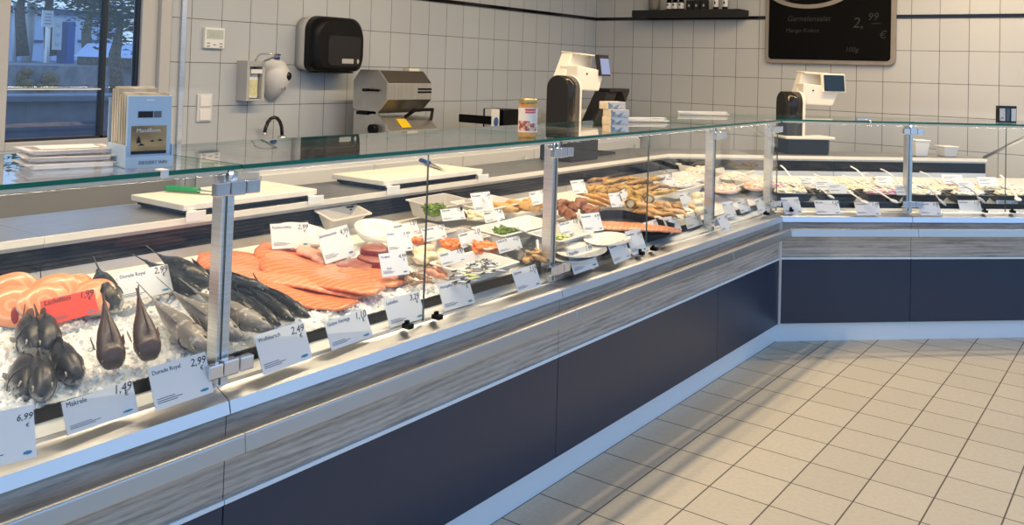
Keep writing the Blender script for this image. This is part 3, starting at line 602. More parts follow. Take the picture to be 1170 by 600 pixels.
# black till arm behind the first scale, blue cup
pa = at_x(683, 130, -2.94)
t = thing('till_stand', 'black folding arm stand behind the lit weighing scale', 'stand', (pa.x, pa.y, .962))
y0 = pa.y; x0 = pa.x
m = MB(); m.box((x0, y0-.05, .9705), (.16, .30, .016)); m.build('foot', 'blackmat', t, bevel=.003)
m = MB(); m.prism([V3((x0-.05, y0-.28, 1.0-.02)), V3((x0-.05, y0-.13, 1.0-.02)), V3((x0-.05, y0+.16, 1.36)), V3((x0-.05, y0+.04, 1.36))], [V3((x0+.05, y0-.28, 1.0-.02)), V3((x0+.05, y0-.13, 1.0-.02)), V3((x0+.05, y0+.16, 1.36)), V3((x0+.05, y0+.04, 1.36))]); m.build('arm', 'blackmat', t, bevel=.004)
m = MB(); m.box((x0, y0+.17, 1.37), (.12, .26, .02)); m.prism([V3((x0-.06, y0+.20, 1.36)), V3((x0-.06, y0+.30, 1.36)), V3((x0-.06, y0+.25, 1.29))], [V3((x0+.06, y0+.20, 1.36)), V3((x0+.06, y0+.30, 1.36)), V3((x0+.06, y0+.25, 1.29))]); m.build('cradle', 'blackmat', t, bevel=.003)
pb = V3((-4.22, 7.27, 0))
t = thing('blue_cup', 'plain blue plastic beaker in the corner behind the fish cartons', 'cup', (pb.x, pb.y, 1.011))
m = MB(); m.lathe([(.045, 1.011), (.056, 1.262), (.052, 1.262), (.042, 1.02), (.0001, 1.02)], (pb.x, pb.y, 0), 20); m.build('body', 'blue', t)

# ------------------------------------------------------------------ cutting boards on the worktop
def cboard(y0, y1, label, d0=.90, d1=1.22):
    z = .963
    t = thing('cutting_board', label, 'cutting board', PL((y0+y1)/2, (d0+d1)/2, z), 'cutting boards on the worktop')
    m = MB(); m.box(PL((y0+y1)/2, (d0+d1)/2, z+.030), (d1-d0, y1-y0, .022)); m.build('slab', 'board', t, bevel=.003)
    m = MB()
    m.box(PL((y0+y1)/2, (d0+d1)/2, z+.013), (d1-d0-.04, y1-y0-.03, .012)); m.build('support_frame', 'blackmat', t)
    for y in (y0+.03, y1-.03):
        m = MB(); m.box(PL(y, d0-.028, z+.004), (.006, .075, .034)); m.box(PL(y, d0-.012, z+.015), (.036, .03, .008)); m.build('bracket', 'white', t, bevel=.002)
    m = MB()
    for y in (y0+.04, y1-.04):
        for d in (d0+.04, d1-.04): m.box(PL(y, d, z+.0035), (.03, .03, .007))
    m.build('feet', 'black', t)
    return t
cboard(1.79, 2.375, 'cream cutting board with a green-handled knife on it'); cboard(2.74, 3.415, 'empty cream cutting board behind the salmon fillets')
MT['green'] = mat('knife_green', (.02, .28, .10), .4); MT['bluedk'] = mat('knife_blue', (.02, .06, .28), .4)
def knife(pa, pb, mtl, label):
    a = V3(pa); b = V3(pb); dr = (b-a).normalized()
    t = thing('fish_knife', label, 'knife', a, 'knives on the boards'); s = dr.cross(V3((0, 0, 1))).normalized()
    m = MB(); L = .135
    m.loft([[a+dr*(L*f)+s*(w*math.cos(q*PI/4))+V3((0, 0, .013+.011*math.sin(q*PI/4))) for q in range(8)] for f, w in ((0, .012), (.06, .016), (.4, .013), (.8, .015), (1, .011))]); m.build('handle', mtl, t)
    m = MB(); w = .016; q0 = a+dr*L+V3((0, 0, .012))
    up = [q0-s*w, b-s*.002+V3((0, 0, .0)), b+s*.002, q0+s*w]
    up = [q0-s*w, a+dr*(L+.12)-s*w+V3((0, 0, .004)), V3((b.x, b.y, a.z+.006)), q0+s*w]
    m.prism(up, [p+V3((0, 0, .0015)) for p in up]); m.build('blade', 'chrome', t)
    return t
ZB = .963+.0415
knife(at_z(190, 219, ZB), at_z(262, 224, ZB), 'green', 'knife with bright green handle lying on the cutting board')
knife(at_z(481, 186, ZB), at_z(497, 196, ZB)+V3((.05, .02, 0)), 'bluedk', 'small knife with blue handle at the far end of the empty cutting board')

# ------------------------------------------------------------------ things standing on the glass shelf
ZG = ZT+.0005
MT['bagblue'] = mat('bag_pale_blue', (.48, .62, .76), .35); MT['sepia'] = nmat('sepia_picture', (.50, .33, .14), (.16, .10, .05), 9, .4, stretch=(1, 1, 3)); MT['ink'] = mat('ink_black', (.008, .008, .01), .5)
MT['kraft'] = nmat('pouch_edge_sepia', (.68, .60, .46), (.25, .18, .10), 14, .5, stretch=(1, 1, .25)); MT['textwhite'] = mat('print_white', (.85, .85, .83), .5); MT['inkgrey'] = mat('ink_grey', (.12, .14, .18), .5)
bl = at_z(143, 193.2, ZG); br = at_z(197.5, 190.2, ZG); X = (br-bl).normalized(); W = (br-bl).length; Nn = V3((X.y, -X.x, 0))   # Nn towards the customers
t = thing('pouch_display_box', 'open pale blue display box packed with pouches standing on the glass shelf', 'display box', (bl+br)/2, None)
def bx(a0, a1, b0, b1, z0, z1, nm, mtl, par=t, lean=0, top=None, mb=None):
    m = mb or MB()
    lo = [bl+X*a0-Nn*b0+V3((0, 0, z0)), bl+X*a1-Nn*b0+V3((0, 0, z0)), bl+X*a1-Nn*b1+V3((0, 0, z0)), bl+X*a0-Nn*b1+V3((0, 0, z0))]
    m.prism(lo, [p-Nn*lean+V3((0, 0, z1-z0)) for p in lo])
    return m if mb else m.build(nm, mtl, par, bevel=.001)
H = .158
m = MB()
bx(0, W, 0, .003, 0, .026, '', '', mb=m); bx(0, W, .003, .115, 0, .003, '', '', mb=m); bx(0, .003, .003, .115, 0, .05, '', '', mb=m); bx(W-.003, W, .003, .115, 0, .05, '', '', mb=m); bx(0, W, .112, .115, 0, .15, '', '', mb=m)
tr = m.build('tray', 'bagblue', t)
RX = Matrix((X, V3((0, 0, 1)), Nn)).transposed()
text('DESSERT INN', .0105, 'inkgrey', tr, bl+X*(W*.27)+Nn*.0008+V3((0, 0, .008))-ORG[t.name], RX)
for i in range(7):
    k = i*.0145; hh = H+.003*(i % 3)+(.012 if i > 3 else 0)
    p = bx(.004, W-.004-.010*(i > 3), .006+k, .016+k, .004, hh, 'pouch', 'bagblue' if i == 0 else 'kraft', lean=.004)
    if i == 0:
        f0 = -.0052
        def face(a0, a1, z0, z1, nm, mtl, off=.0006):
            m = MB(); q = lambda a, z: bl+X*a-Nn*(.006+.004*(z-.004)/(H-.004)-off)+V3((0, 0, z))
            m.prism([q(a0, z0), q(a1, z0), q(a1, z1), q(a0, z1)], [v+Nn*.0006 for v in (q(a0, z0), q(a1, z0), q(a1, z1), q(a0, z1))]); return m.build(nm, mtl, p)
        face(W*.12, W*.86, .034, .092, 'picture', 'sepia'); face(W*.25, W*.56, .110, .124, 'brand_plate', 'ink'); face(W*.58, W*.74, .110, .124, 'brand_tile', 'inkgrey'); face(W*.42, W*.58, .147, .151, 'hang_slot', 'textwhite')
        face(W*.12, W*.86, .030, .037, 'picture_base', 'ink', .0012)
        text('Mandlbom', .0125, 'textwhite', p, bl+X*(W*.22)-Nn*.0058+V3((0, 0, .078))-ORG[t.name], RX)
        m = MB()
        for a, z, w_, h_ in ((.27, .055, .10, .016), (.33, .049, .14, .005), (.55, .057, .10, .004), (.72, .058, .10, .005)):
            q = lambda a_, z_: bl+X*a_-Nn*(.0068-.0022)+V3((0, 0, z_))
            m.prism([q(W*a-W*w_/2, z), q(W*a+W*w_/2, z), q(W*a, z+h_)], [v+Nn*.0006 for v in (q(W*a-W*w_/2, z), q(W*a+W*w_/2, z), q(W*a, z+h_))])
        m.build('printed_boats', 'ink', p)
# stack of clear trays left of the pouches
MT['clearplastic'] = glass('clear_tray_plastic', (.93, .93, .94), 1.6); MT['frost'] = mat('frosted_plastic', (.82, .80, .80), .25, alpha=.62)
cc = at_z(76, 190, ZG); dirx = (at_z(118, 189, ZG)-at_z(30, 193, ZG)).normalized(); Rk = Matrix.Rotation(math.atan2(dirx.y, dirx.x), 3, 'Z')
LB = ('lowest clear plastic tray of the stack on the glass shelf', 'middle clear plastic tray of the stack on the glass shelf', 'topmost clear plastic tray of the stack, holding a cream sheet')
for i in range(3):
    Ri = Rk @ Matrix.Rotation((.02, -.09, .05)[i], 3, 'Z'); z = ZG+.0125*i; c = V3((cc.x-.02*i, cc.y+.01*i, z))
    t = thing('clear_tray', LB[i], 'tray', c, 'clear trays on the glass shelf')
    m = MB(); m.box(c+V3((0, 0, .0035)), (.155, .10, .002), Ri)
    for sx, sy, wx, wy in ((0, .5, .16, .004), (0, -.5, .16, .004), (.5, 0, .004, .10), (-.5, 0, .004, .10)): m.box(c+Ri @ V3((sx*.16, sy*.105, .007)), (wx, wy, .009), Ri)
    m.build('base', 'frost', t, bevel=.001)
    m = MB()
    for sy in (.5, -.5): m.box(c+Ri @ V3((0, sy*.115, .0115)), (.185, .016, .0016), Ri)
    for sx in (.5, -.5): m.box(c+Ri @ V3((sx*.172, 0, .0115)), (.016, .13, .0016), Ri)
    m.build('rim', 'frost', t)
m = MB(); m.box(V3((cc.x-.035, cc.y+.018, ZG+.0385)), (.12, .075, .002), Rk); tag(m.build('cream_sheet', 'cream', base=(cc.x-.04, cc.y+.02, ZG+.0395)), 'cream paper sheet lying in the top clear tray', 'paper')
# jar
MT['amber'] = nmat('herring_in_amber_oil', (.48, .20, .05), (.72, .42, .14), 22, .15); MT['gold'] = mat('gold_lid', (.62, .45, .16), .3, .9); MT['label'] = mat('jar_label_white', (.78, .74, .70), .4)
MT['foodprint'] = nmat('label_food_picture', (.30, .06, .05), (.70, .55, .45), 60, .4, lo=.42, hi=.58); MT['red'] = mat('label_red', (.55, .04, .06), .4)
jp = at_z(602.5, 156.5, ZG); t = thing('pickle_jar', 'glass jar with gold lid and red and white label on the glass shelf', 'jar', jp)
r = .0335; hJ = .118
m = MB(); m.lathe([(r*.86, .001), (r, .008), (r, .108), (r*.9, .118), (r*.9, .121)], jp, 24); m.build('glass_body', 'amber', t)
m = MB(); m.lathe([(r*.98, .121), (r*.98, .134), (r*.9, .136)], jp, 24); m.build('lid', 'gold', t, bevel=.001)
m = MB(); m.lathe([(r*1.015, .018), (r*1.015, .104)], jp, 32, caps=False); lb = m.build('label', 'label', t)
a0 = math.atan2(-jp.y, -jp.x)
def patch(z0, z1, d0, d1, nm, mtl, k=1.025):
    m = MB(); n = 10; L = []
    for i in range(n+1):
        a = a0+d0+(d1-d0)*i/n; L.append((math.cos(a)*r*k, math.sin(a)*r*k))
    for i in range(n): m.add([jp+V3((*L[i], z0)), jp+V3((*L[i+1], z0)), jp+V3((*L[i+1], z1)), jp+V3((*L[i], z1))], [(0, 1, 2, 3)])
    m.build(nm, mtl, lb)
patch(.086, .101, -.3, .9, 'red_band', 'red'); patch(.024, .058, -1.3, .2, 'food_picture', 'foodprint'); patch(.024, .05, .25, 1.1, 'herb_picture', 'foodprint')
text('ROLLMOPS', .0085, 'textwhite', lb, V3((math.cos(a0+.3)*r*1.04, math.sin(a0+.3)*r*1.04, .0895))+V3((0, 0, 0))-V3((-math.sin(a0+.3), math.cos(a0+.3), 0))*.022, Matrix((V3((-math.sin(a0+.3), math.cos(a0+.3), 0)), V3((0, 0, 1)), V3((math.cos(a0+.3), math.sin(a0+.3), 0)))).transposed())
# cartons of tinned fish: a stack of cartons, two columns
MT['carton'] = nmat('printed_carton_fish', (.78, .74, .68), (.22, .30, .40), 30, .45, lo=.50, hi=.62, stretch=(1, 1, 2.2)); MT['cartonside'] = nmat('carton_side_ochre', (.70, .55, .36), (.80, .68, .50), 30, .5)
b0 = at_z(699, 151.5, ZG); b1 = at_z(713, 151, ZG); X = (b1-b0).normalized(); X = V3((.45, .89, 0)).normalized()
LBS = ('bottom carton of the tinned fish stack on the glass shelf', 'second carton from the bottom of the tinned fish stack', 'third carton from the bottom of the tinned fish stack', 'top carton of the tinned fish stack')
for i in range(4):
    z = ZG+.030*i; Xi = Matrix.Rotation((0, .04, -.03, .05)[i], 3, 'Z') @ X; Y = V3((Xi.y, -Xi.x, 0)); back = .02 if i == 3 else 0
    c = b0+Xi*.036-Y*(.03+back)+V3((0, 0, z-ZG)); c.z = z
    t = thing('fish_carton', LBS[i], 'carton', c, 'tinned fish cartons')
    R = Matrix((Xi, -Y, V3((0, 0, 1)))).transposed()
    m = MB(); m.box(c+V3((0, 0, .0148)), (.086, .06, .0292), R); m.build('carton', 'cartonside', t, bevel=.001)
    m = MB(); m.box(c+Y*.0304+V3((0, 0, .0148)), (.084, .0006, .027), R); m.build('printed_front', 'carton', t)
    m = MB(); m.box(c+V3((0, 0, .0297)), (.084, .058, .0006), R); m.build('printed_lid', 'cartonside', t)
# white tongs and forks lying on the shelf
def tongs(px, py, L, ang, label, n=3):
    c = at_z(px, py, ZG)
    t = thing('plastic_tongs', label, 'tongs', c, 'white tongs on the glass shelf'); R = Matrix.Rotation(ang, 3, 'Z')
    for k in range(2):
        m = MB()
        for j in range(n):
            R2 = R @ Matrix.Rotation((-.08, .10, .01)[j], 3, 'Z')
            q = lambda f, w, z: c+R2 @ V3((L*(f-.5), w+(.012*(1-2*k))*f+(j-1)*.014, z))
            z = .003+.006*j+.004*k
            m.loft([[q(f, -w, z), q(f, w, z), q(f, w, z+.003), q(f, -w, z+.003)] for f, w in ((0, .006), (.3, .005), (.7, .007), (.9, .016), (1, .012))], 0, False)
        m.build('arm', 'white', t)
tongs(733, 139.5, .26, 1.0, 'white plastic tongs lying on the glass shelf beside the fish cartons'); tongs(803, 131.8, .30, .85, 'white plastic tongs lying on the glass shelf near the inner corner')
# little product block on the right end and the glass clip in the middle of the short shelf
c = on_plane(1132, 139, (0, 0, 1), ZG); c = PD(1.47, .10, ZG)
R = Matrix((DD, DV, V3((0, 0, 1)))).transposed()
t = thing('product_card_block', 'small dark block with printed pictures on the glass shelf of the salad counter', 'card block', c)
m = MB(); m.box(c+V3((0, 0, .052)), (.115, .03, .103), R); m.build('block', 'blackgloss', t)
for a, w_, mt in ((-.036, .036, 'carton'), (.0, .022, 'inkgrey'), (.038, .03, 'cardwhite')):
    m = MB(); m.box(c+DD*a-DV*.0155+V3((0, 0, .05)), (w_, .001, .075), R); m.build('printed_picture', mt, t)
c = PD(.50, .02, ZG)
t = thing('shelf_card_clip', 'small chrome clip clamped on the glass shelf of the salad counter', 'clip', c)
m = MB(); m.box(c+V3((0, 0, .006)), (.09, .03, .011), R); m.build('upper_jaw', 'chrome', t, bevel=.003)
m = MB(); m.tube([c+DD*.02-DV*.03+V3((0, 0, .006)), c+DD*.02-DV*.048+V3((0, 0, -.01)), c+DD*.02-DV*.03+V3((0, 0, -.022))], .006); m.build('spring', 'chrome', t)
c = PL(1.12, -.006, ZG); t = thing('shelf_card_clip', 'tiny white clip under the edge of the glass shelf below the pouches', 'clip', c)
m = MB(); m.box(c+V3((.018, 0, -.007)), (.004, .018, .016)); m.box(c+V3((.007, 0, .002)), (.026, .018, .003)); m.build('jaw', 'white', t, bevel=.001)
for k, (u, d, s, lb) in enumerate(((1.50, 1.02, 1.0, 'tall white plastic tub on the worktop behind the metal post of the salad counter'), (1.72, 1.02, .62, 'low white plastic tub on the worktop nearest the slanting stay'))):
    t = thing('plastic_tub', lb, 'tub', PD(u, d, .9625)); c = PD(u, d, .9625); a = .055
    m = MB(); m.loft([[c+DD*(sx*a*f)+DV*(sy*a*f)+V3((0, 0, z*s)) for sx, sy in ((-1, -1), (1, -1), (1, 1), (-1, 1))] for f, z in ((.8, 0), (1, .105))], 0, False); m.build('tub_body', 'white', t, bevel=.006)
    m = MB(); m.loft([[c+DD*(sx*a*1.06)+DV*(sy*a*1.06)+V3((0, 0, .1055*s+z)) for sx, sy in ((-1, -1), (1, -1), (1, 1), (-1, 1))] for z in (0, .009)], 0, False); m.build('lid', 'white', t, bevel=.003)
# stay, plastic cups and corner column by the end of the short worktop
m = MB(); m.tube([PD(1.94, .93, .965), PD(2.12, .50, 1.235)], .013, 10); tag(m.build('shelf_stay', 'alu', base=PD(1.94, .93, .965)), 'slanting grey metal stay holding the end of the short glass shelf', 'stay')
struct('trim_4', MB().box((-.66, WB-.03, 1.2), (.13, .06, 2.4)), 'greyplastic')

# ================================================================== goods in the long counter
MT['ice'] = nmat('crushed_ice', (.74, .78, .80), (.90, .92, .93), 40, .12, sss=.0, bump=.4, bscale=90)
rn = random.Random(3)
m = MB(); nu, nd = 170, 62; U0, U1, D0, D1 = .25, 2.36, .106, .885
def icez(u, d):
    p = V3((u*9, d*9, 0)); h = noise.noise(p)*.010+noise.noise(p*3.1)*.008+noise.noise(p*7)*.006
    return deckz(d)+h*(1-.6*min(1, max(0, (d-.74)/.1)))+.006*min(1, (d-.1)/.05)-.004-.026*min(1, max(0, (d-.74)/.12))
P_ = []
for i in range(nu+1):
    for j in range(nd+1):
        u = U0+(U1-U0)*i/nu+rn.uniform(-.004, .004); d = D0+(D1-D0)*j/nd+(rn.uniform(-.004, .004) if 0 < j < nd else 0); P_.append(PL(u, d, icez(u, d)+rn.uniform(-.004, .005)))
m.add(P_, [(i*(nd+1)+j, i*(nd+1)+j+1, (i+1)*(nd+1)+j+1, (i+1)*(nd+1)+j) for i in range(nu) for j in range(nd)])
for k in range(3600):
    u = rn.uniform(U0+.02, U1-.03); d = rn.uniform(D0+.015, D1-.02); s = rn.uniform(.004, .012)
    R = Matrix.Rotation(rn.uniform(0, 6.3), 3, 'Z') @ Matrix.Rotation(rn.uniform(-1.2, 1.2), 3, 'X') @ Matrix.Rotation(rn.uniform(-1, 1), 3, 'Y')
    m.box(PL(u, d, icez(u, d)+s*.3), (s*rn.uniform(.6, 1.4), s, s*rn.uniform(.4, 1)), R)
tag(m.build('crushed_ice', 'ice', base=PL(1.2, .5, .76)), 'bed of crushed ice under the whole fish and salmon', 'ice', kind='stuff')

def skin(name, back, mid, belly, spot=None, scale=26, rough=.25, lo=-.35, hi=.45, spots=.5):
    """fish skin: dark back to pale belly by the fish's own height, mottled"""
    mm = mat(name, mid, rough+.10, 0, .6, coat=.08); nt = mm.node_tree; b = bsdf(mm)
    at = N(nt, 'ShaderNodeAttribute', attribute_name='hgt'); nz = N(nt, 'ShaderNodeTexNoise'); tc = N(nt, 'ShaderNodeTexCoord')
    nt.links.new(tc.outputs['Object'], nz.inputs[0]); nz.inputs['Scale'].default_value = scale; nz.inputs['Detail'].default_value = 5
    h = mth(nt, 'ADD', at.outputs['Fac'], mth(nt, 'MULTIPLY', mth(nt, 'SUBTRACT', nz.outputs[0], .5), spots))
    r = N(nt, 'ShaderNodeValToRGB'); nt.links.new(mth(nt, 'MULTIPLY_ADD', h, .5, .5), r.inputs[0]); e = r.color_ramp.elements
    e[0].position = .5+lo*.5; e[0].color = (*belly, 1); e[1].position = .5+hi*.5; e[1].color = (*back, 1); q = e.new((e[0].position+e[1].position)/2); q.color = (*mid, 1)
    c = r.outputs[0]
    if spot:
        n2 = N(nt, 'ShaderNodeTexNoise'); n2.inputs['Scale'].default_value = scale*2.6; nt.links.new(tc.outputs['Object'], n2.inputs[0])
        mr = N(nt, 'ShaderNodeMapRange'); nt.links.new(n2.outputs[0], mr.inputs[0]); mr.inputs[1].default_value = .55; mr.inputs[2].default_value = .64
        c = mixc(nt, mr.outputs[0], c, spot)
    vo = N(nt, 'ShaderNodeTexVoronoi'); vo.inputs['Scale'].default_value = 105; nt.links.new(tc.outputs['Object'], vo.inputs[0])
    vr = N(nt, 'ShaderNodeMapRange'); nt.links.new(vo.outputs[0], vr.inputs[0]); vr.inputs[1].default_value = .25; vr.inputs[2].default_value = .75; vr.inputs[3].default_value = .0; vr.inputs[4].default_value = .6
    c = mixc(nt, vr.outputs[0], c, back); nt.links.new(c, b.inputs['Base Color'])
    bp = N(nt, 'ShaderNodeBump'); bp.inputs['Strength'].default_value = .35; bp.inputs['Distance'].default_value = .001; nt.links.new(vo.outputs[0], bp.inputs['Height']); nt.links.new(bp.outputs[0], b.inputs['Normal'])
    return mm
MT['bream'] = skin('bream_skin', (.02, .022, .026), (.13, .135, .14), (.46, .46, .45), (.04, .04, .044), 34)
MT['dorade'] = skin('dorade_skin', (.012, .014, .014), (.09, .095, .09), (.66, .64, .60), (.16, .16, .14), 24, lo=-.35, hi=.45)
MT['gurnard'] = skin('gurnard_skin', (.07, .035, .025), (.19, .085, .06), (.44, .26, .20), (.045, .026, .02), 15)
MT['mackerel'] = skin('mackerel_skin', (.012, .018, .022), (.06, .07, .075), (.60, .58, .55), (.09, .11, .115), 30, lo=-.6, hi=.1, rough=.18)
MT['greyfish'] = skin('pollack_skin', (.20, .185, .165), (.38, .36, .335), (.64, .62, .58), (.50, .47, .43), 22, lo=-.6, hi=.6)
MT['gill'] = mat('gill_dark', (.03, .012, .012), .5); MT['eye'] = mat('fish_eye_black', (.004, .004, .004), .06); MT['eyering'] = mat('fish_eye_ring', (.50, .45, .30), .25); MT['mouth'] = mat('fish_mouth_red', (.30, .06, .05), .4)
SHAPES = {  # (t from snout, half height, half width, centre lift), all over length
 'bream': [(0, .012, .012, -.02), (.03, .06, .046, -.015), (.09, .105, .080, -.005), (.18, .15, .108, 0), (.24, .17, .118, 0), (.27, .172, .110, 0), (.38, .185, .115, 0), (.52, .165, .10, 0), (.68, .105, .052, 0), (.8, .052, .026, 0), (.86, .04, .016, 0)],
 'gurnard': [(0, .03, .075, -.02), (.02, .06, .11, -.015), (.08, .10, .15, 0), (.16, .125, .175, 0), (.22, .13, .178, 0), (.25, .115, .166, 0), (.36, .11, .158, 0), (.5, .095, .128, 0), (.66, .07, .068, 0), (.8, .045, .036, 0), (.88, .034, .02, 0)],
 'slim': [(0, .01, .01, -.005), (.04, .035, .024, -.004), (.1, .06, .042, 0), (.18, .082, .056, 0), (.23, .09, .06, 0), (.26, .086, .056, 0), (.4, .098, .064, 0), (.55, .09, .058, 0), (.72, .055, .035, 0), (.84, .025, .014, 0), (.88, .02, .01, 0)],
 'cod': [(0, .015, .016, -.02), (.04, .045, .04, -.015), (.1, .075, .06, -.006), (.2, .105, .08, 0), (.25, .112, .084, 0), (.28, .105, .076, 0), (.4, .115, .08, 0), (.55, .09, .062, 0), (.72, .05, .034, 0), (.85, .024, .014, 0), (.9, .02, .008, 0)],
}
def fish(kind, L, mtl, label, cat, group, name, bend=0, openm=False, fork=.5, dors=1.0):
    t = thing(name, label, cat, (0, 0, 0), group)
    S = SHAPES[kind]; m = MB(); n = 16; hv = []
    def bx_(p):                       # bend the spine sideways
        if not bend: return p
        x = p.x; return V3((x, p.y+bend*((x/L)**2)*L, p.z))
    # resample
    T = []
    for i in range(len(S)-1):
        for f in (0, .5): T.append(tuple(S[i][k]*(1-f)+S[i+1][k]*f for k in range(4)))
    T.append(S[-1]); rings = []
    for tt, h, w, c in T:
        ring = []
        for q in range(n):
            a = q*2*PI/n; y = math.cos(a); z = math.sin(a)
            g_ = 1+.035*noise.noise(V3((tt*14, y*2.2, z*2.2+len(label))))
            ring.append(bx_(V3((L*(.5-tt), L*w*g_*math.copysign(abs(y)**.9, y), L*(c+h*g_*z))))); hv.append(z)
        rings.append(ring)
    m.loft(rings)
    hm = max(s[1] for s in S)
    def fin(pts, th=.0012, hval=.6, drop=0):
        pts = [V3(p)*L for p in pts]; a = [bx_(p+V3((0, th, 0))) for p in pts]; b = [bx_(p-V3((0, th, 0))) for p in pts]
        m.prism(a, b); hv.extend([hval]*(2*len(pts)))
    x0 = .5-S[-1][0]; hp = S[-1][1]; tl = .155 if kind != 'slim' else .12
    tk = .4 if kind == 'gurnard' else 1
    fin([(x0+.03, 0, hp*.8), (x0-.05, 0, .07*tk), (x0-tl, 0, .115*tk), (x0-tl*(1-fork), 0, .0), (x0-tl, 0, -.115*tk), (x0-.05, 0, -.07*tk), (x0+.03, 0, -hp*.8)])
    d = hm*dors
    def top(tt):
        for i in range(len(S)-1):
            if S[i][0] <= tt <= S[i+1][0]: f = (tt-S[i][0])/(S[i+1][0]-S[i][0]); return (S[i][1]*(1-f)+S[i+1][1]*f)
        return S[-1][1]
    ts = [.3, .36, .44, .52, .6, .68, .74]
    fin([(.5-q, 0, top(q)*.96) for q in ts]+[(.5-q-.01, 0, top(q)+d*k) for q, k in reversed(list(zip(ts, (.05, .34, .38, .3, .26, .25, .05))))], hval=.8)
    fin([(.5-q, 0, -top(q)*.96) for q in (.6, .66, .74)]+[(.5-q-.015, 0, -top(q)-d*k) for q, k in ((.74, .05), (.68, .25), (.62, .3))], hval=-.2)
    for s in (1, -1):                 # pectoral fins lie along the flank
        w = S[4][2]
        pts = [V3((.5-.27, s*(w+.002), -.03)), V3((.5-.33, s*(w+.018), -.005)), V3((.5-.45, s*(w+.03), -.045)), V3((.5-.42, s*(w+.02), -.075)), V3((.5-.32, s*(w+.008), -.06))]
        a = [bx_(p*L) for p in pts]; b = [p+V3((0, .0012, 0)) for p in a]; m.prism(a, b); hv.extend([.1]*10)
    ob = m.build('body', mtl, t)
    at = ob.data.attributes.new('hgt', 'FLOAT', 'POINT'); at.data.foreach_set('value', hv)
    ex, ew, er = (.095, .080, .027) if kind == 'bream' else (.10, .15, .02) if kind == 'gurnard' else (.07, .036, .012) if kind == 'slim' else (.085, .057, .015)
    for s in (1, -1):
        c = bx_(V3((L*(.5-ex), s*L*ew*.93, L*.028)))
        e_ = MB().ell(c, (er*L, er*L*.45, er*L), None, 0, 12, 6).build('eye', 'eyering', t)
        MB().ell(c+V3((0, s*er*L*.22, 0)), (er*L*.66, er*L*.42, er*L*.66), None, 0, 10, 6).build('pupil', 'eye', e_)
    # dark slit behind the gill cover and the line of the mouth
    def rad_at(tt):
        for i in range(len(S)-1):
            if S[i][0] <= tt <= S[i+1][0]:
                f = (tt-S[i][0])/(S[i+1][0]-S[i][0]); return tuple(S[i][k]*(1-f)+S[i+1][k]*f for k in (1, 2, 3))
        return S[-1][1:]
    gt = .255 if kind != 'bream' else .245
    for s in (1, -1):
        pts = []
        for k in range(7):
            a = -1.0+k*.3; tt = gt-.035*(1-math.cos((k-3)*.5))*1.2; h_, w_, c_ = rad_at(tt)
            pts.append(bx_(V3((L*(.5-tt), s*L*w_*math.cos(a)**.9*1.0 if math.cos(a) > 0 else 0, L*(c_+h_*math.sin(a)*1.0)))))
        MB().tube(pts, [L*.003, L*.006, L*.0075, L*.0075, L*.0075, L*.006, L*.003], 6).build('gill_slit', 'gill', t)
    if openm: MB().ell(V3((L*.492, 0, -L*.022)), (L*.016, L*.024, L*.016), None, 0, 10, 6).build('mouth', 'mouth', t)
    return t
def lay(t, head, tail, roll=0, up=(0, 0, 1)):
    h = V3(head); q = V3(tail); R = frame3(h-q, up) @ Matrix.Rotation(roll, 3, 'X'); place(t, (h+q)/2, R); return t
def lay_px(fn, hp, hh, tp, th, roll, *a, **k):
    h = deck(*hp, hh); q = deck(*tp, th); return lay(fn((h-q).length, *a, **k), h, q, roll)
# sea bream, heads to the glass
BR = [((38, 398), .045, (36, 352), .055, 'sea bream with open reddish mouth, rear left of the five on ice'), ((60, 396), .05, (58, 350), .06, 'sea bream at the rear of the five, next to the one with a red mouth'),
      ((28, 449), .02, (40, 392), .035, 'sea bream half sunk in the ice, front left of the five'), ((53, 450), .03, (56, 392), .045, 'front middle sea bream of the five, its head toward the glass'), ((86, 433), .032, (72, 385), .05, 'front right sea bream of the five, nearest the gurnards')]
for i, (hp, hh, tp, th, lb) in enumerate(BR):
    h = deck(*hp, hh); q = deck(*tp, th); L = .235; dr = (h-q).normalized(); dr = (dr+V3((.9, -.10, .02))*.6).normalized()
    lay(fish('bream', L, 'bream', lb, 'fish', 'sea bream', 'sea_bream', .12*(-1)**i, i == 0), h, h-dr*L, (-.15, .1, -.5, .05, .2)[i])
# gurnards with raised tails
for hp, tp, tz, lb in (((129, 421), (117, 336), .155, 'brown gurnard with raised tail nearest the sea bream'), ((171, 411), (156, 330), .165, 'brown gurnard with raised tail behind the handwritten dorade price card')):
    h = deck(*hp, .03); q = deck(*tp, tz)
    r_ = ray(*tp); q = CAM+r_*((h-CAM).length+.06)
    lay(fish('gurnard', (h-q).length, 'gurnard', lb, 'fish', 'gurnards', 'gurnard', .05, fork=.25, dors=.6), h, q, 0, up=(.5, 0, 1))
# dorades at the back
for hp, hh, tp, th, roll, lb in (((130, 352), .04, (118, 322), .06, .5, 'dark dorade half hidden by the white dorade price card'), ((238, 326), .07, (196, 301), .09, .9, 'dark dorade lying on top of its neighbour by the first post'), ((226, 334), .03, (188, 312), .05, 1.1, 'dark dorade lying below another by the first post')):
    h = deck(*hp, hh); q = deck(*tp, th); dr = (h-q).normalized(); L = .27
    lay(fish('bream', L, 'dorade', lb, 'fish', 'dorades', 'dorade', .05, dors=.4), h, h-dr*L, roll)
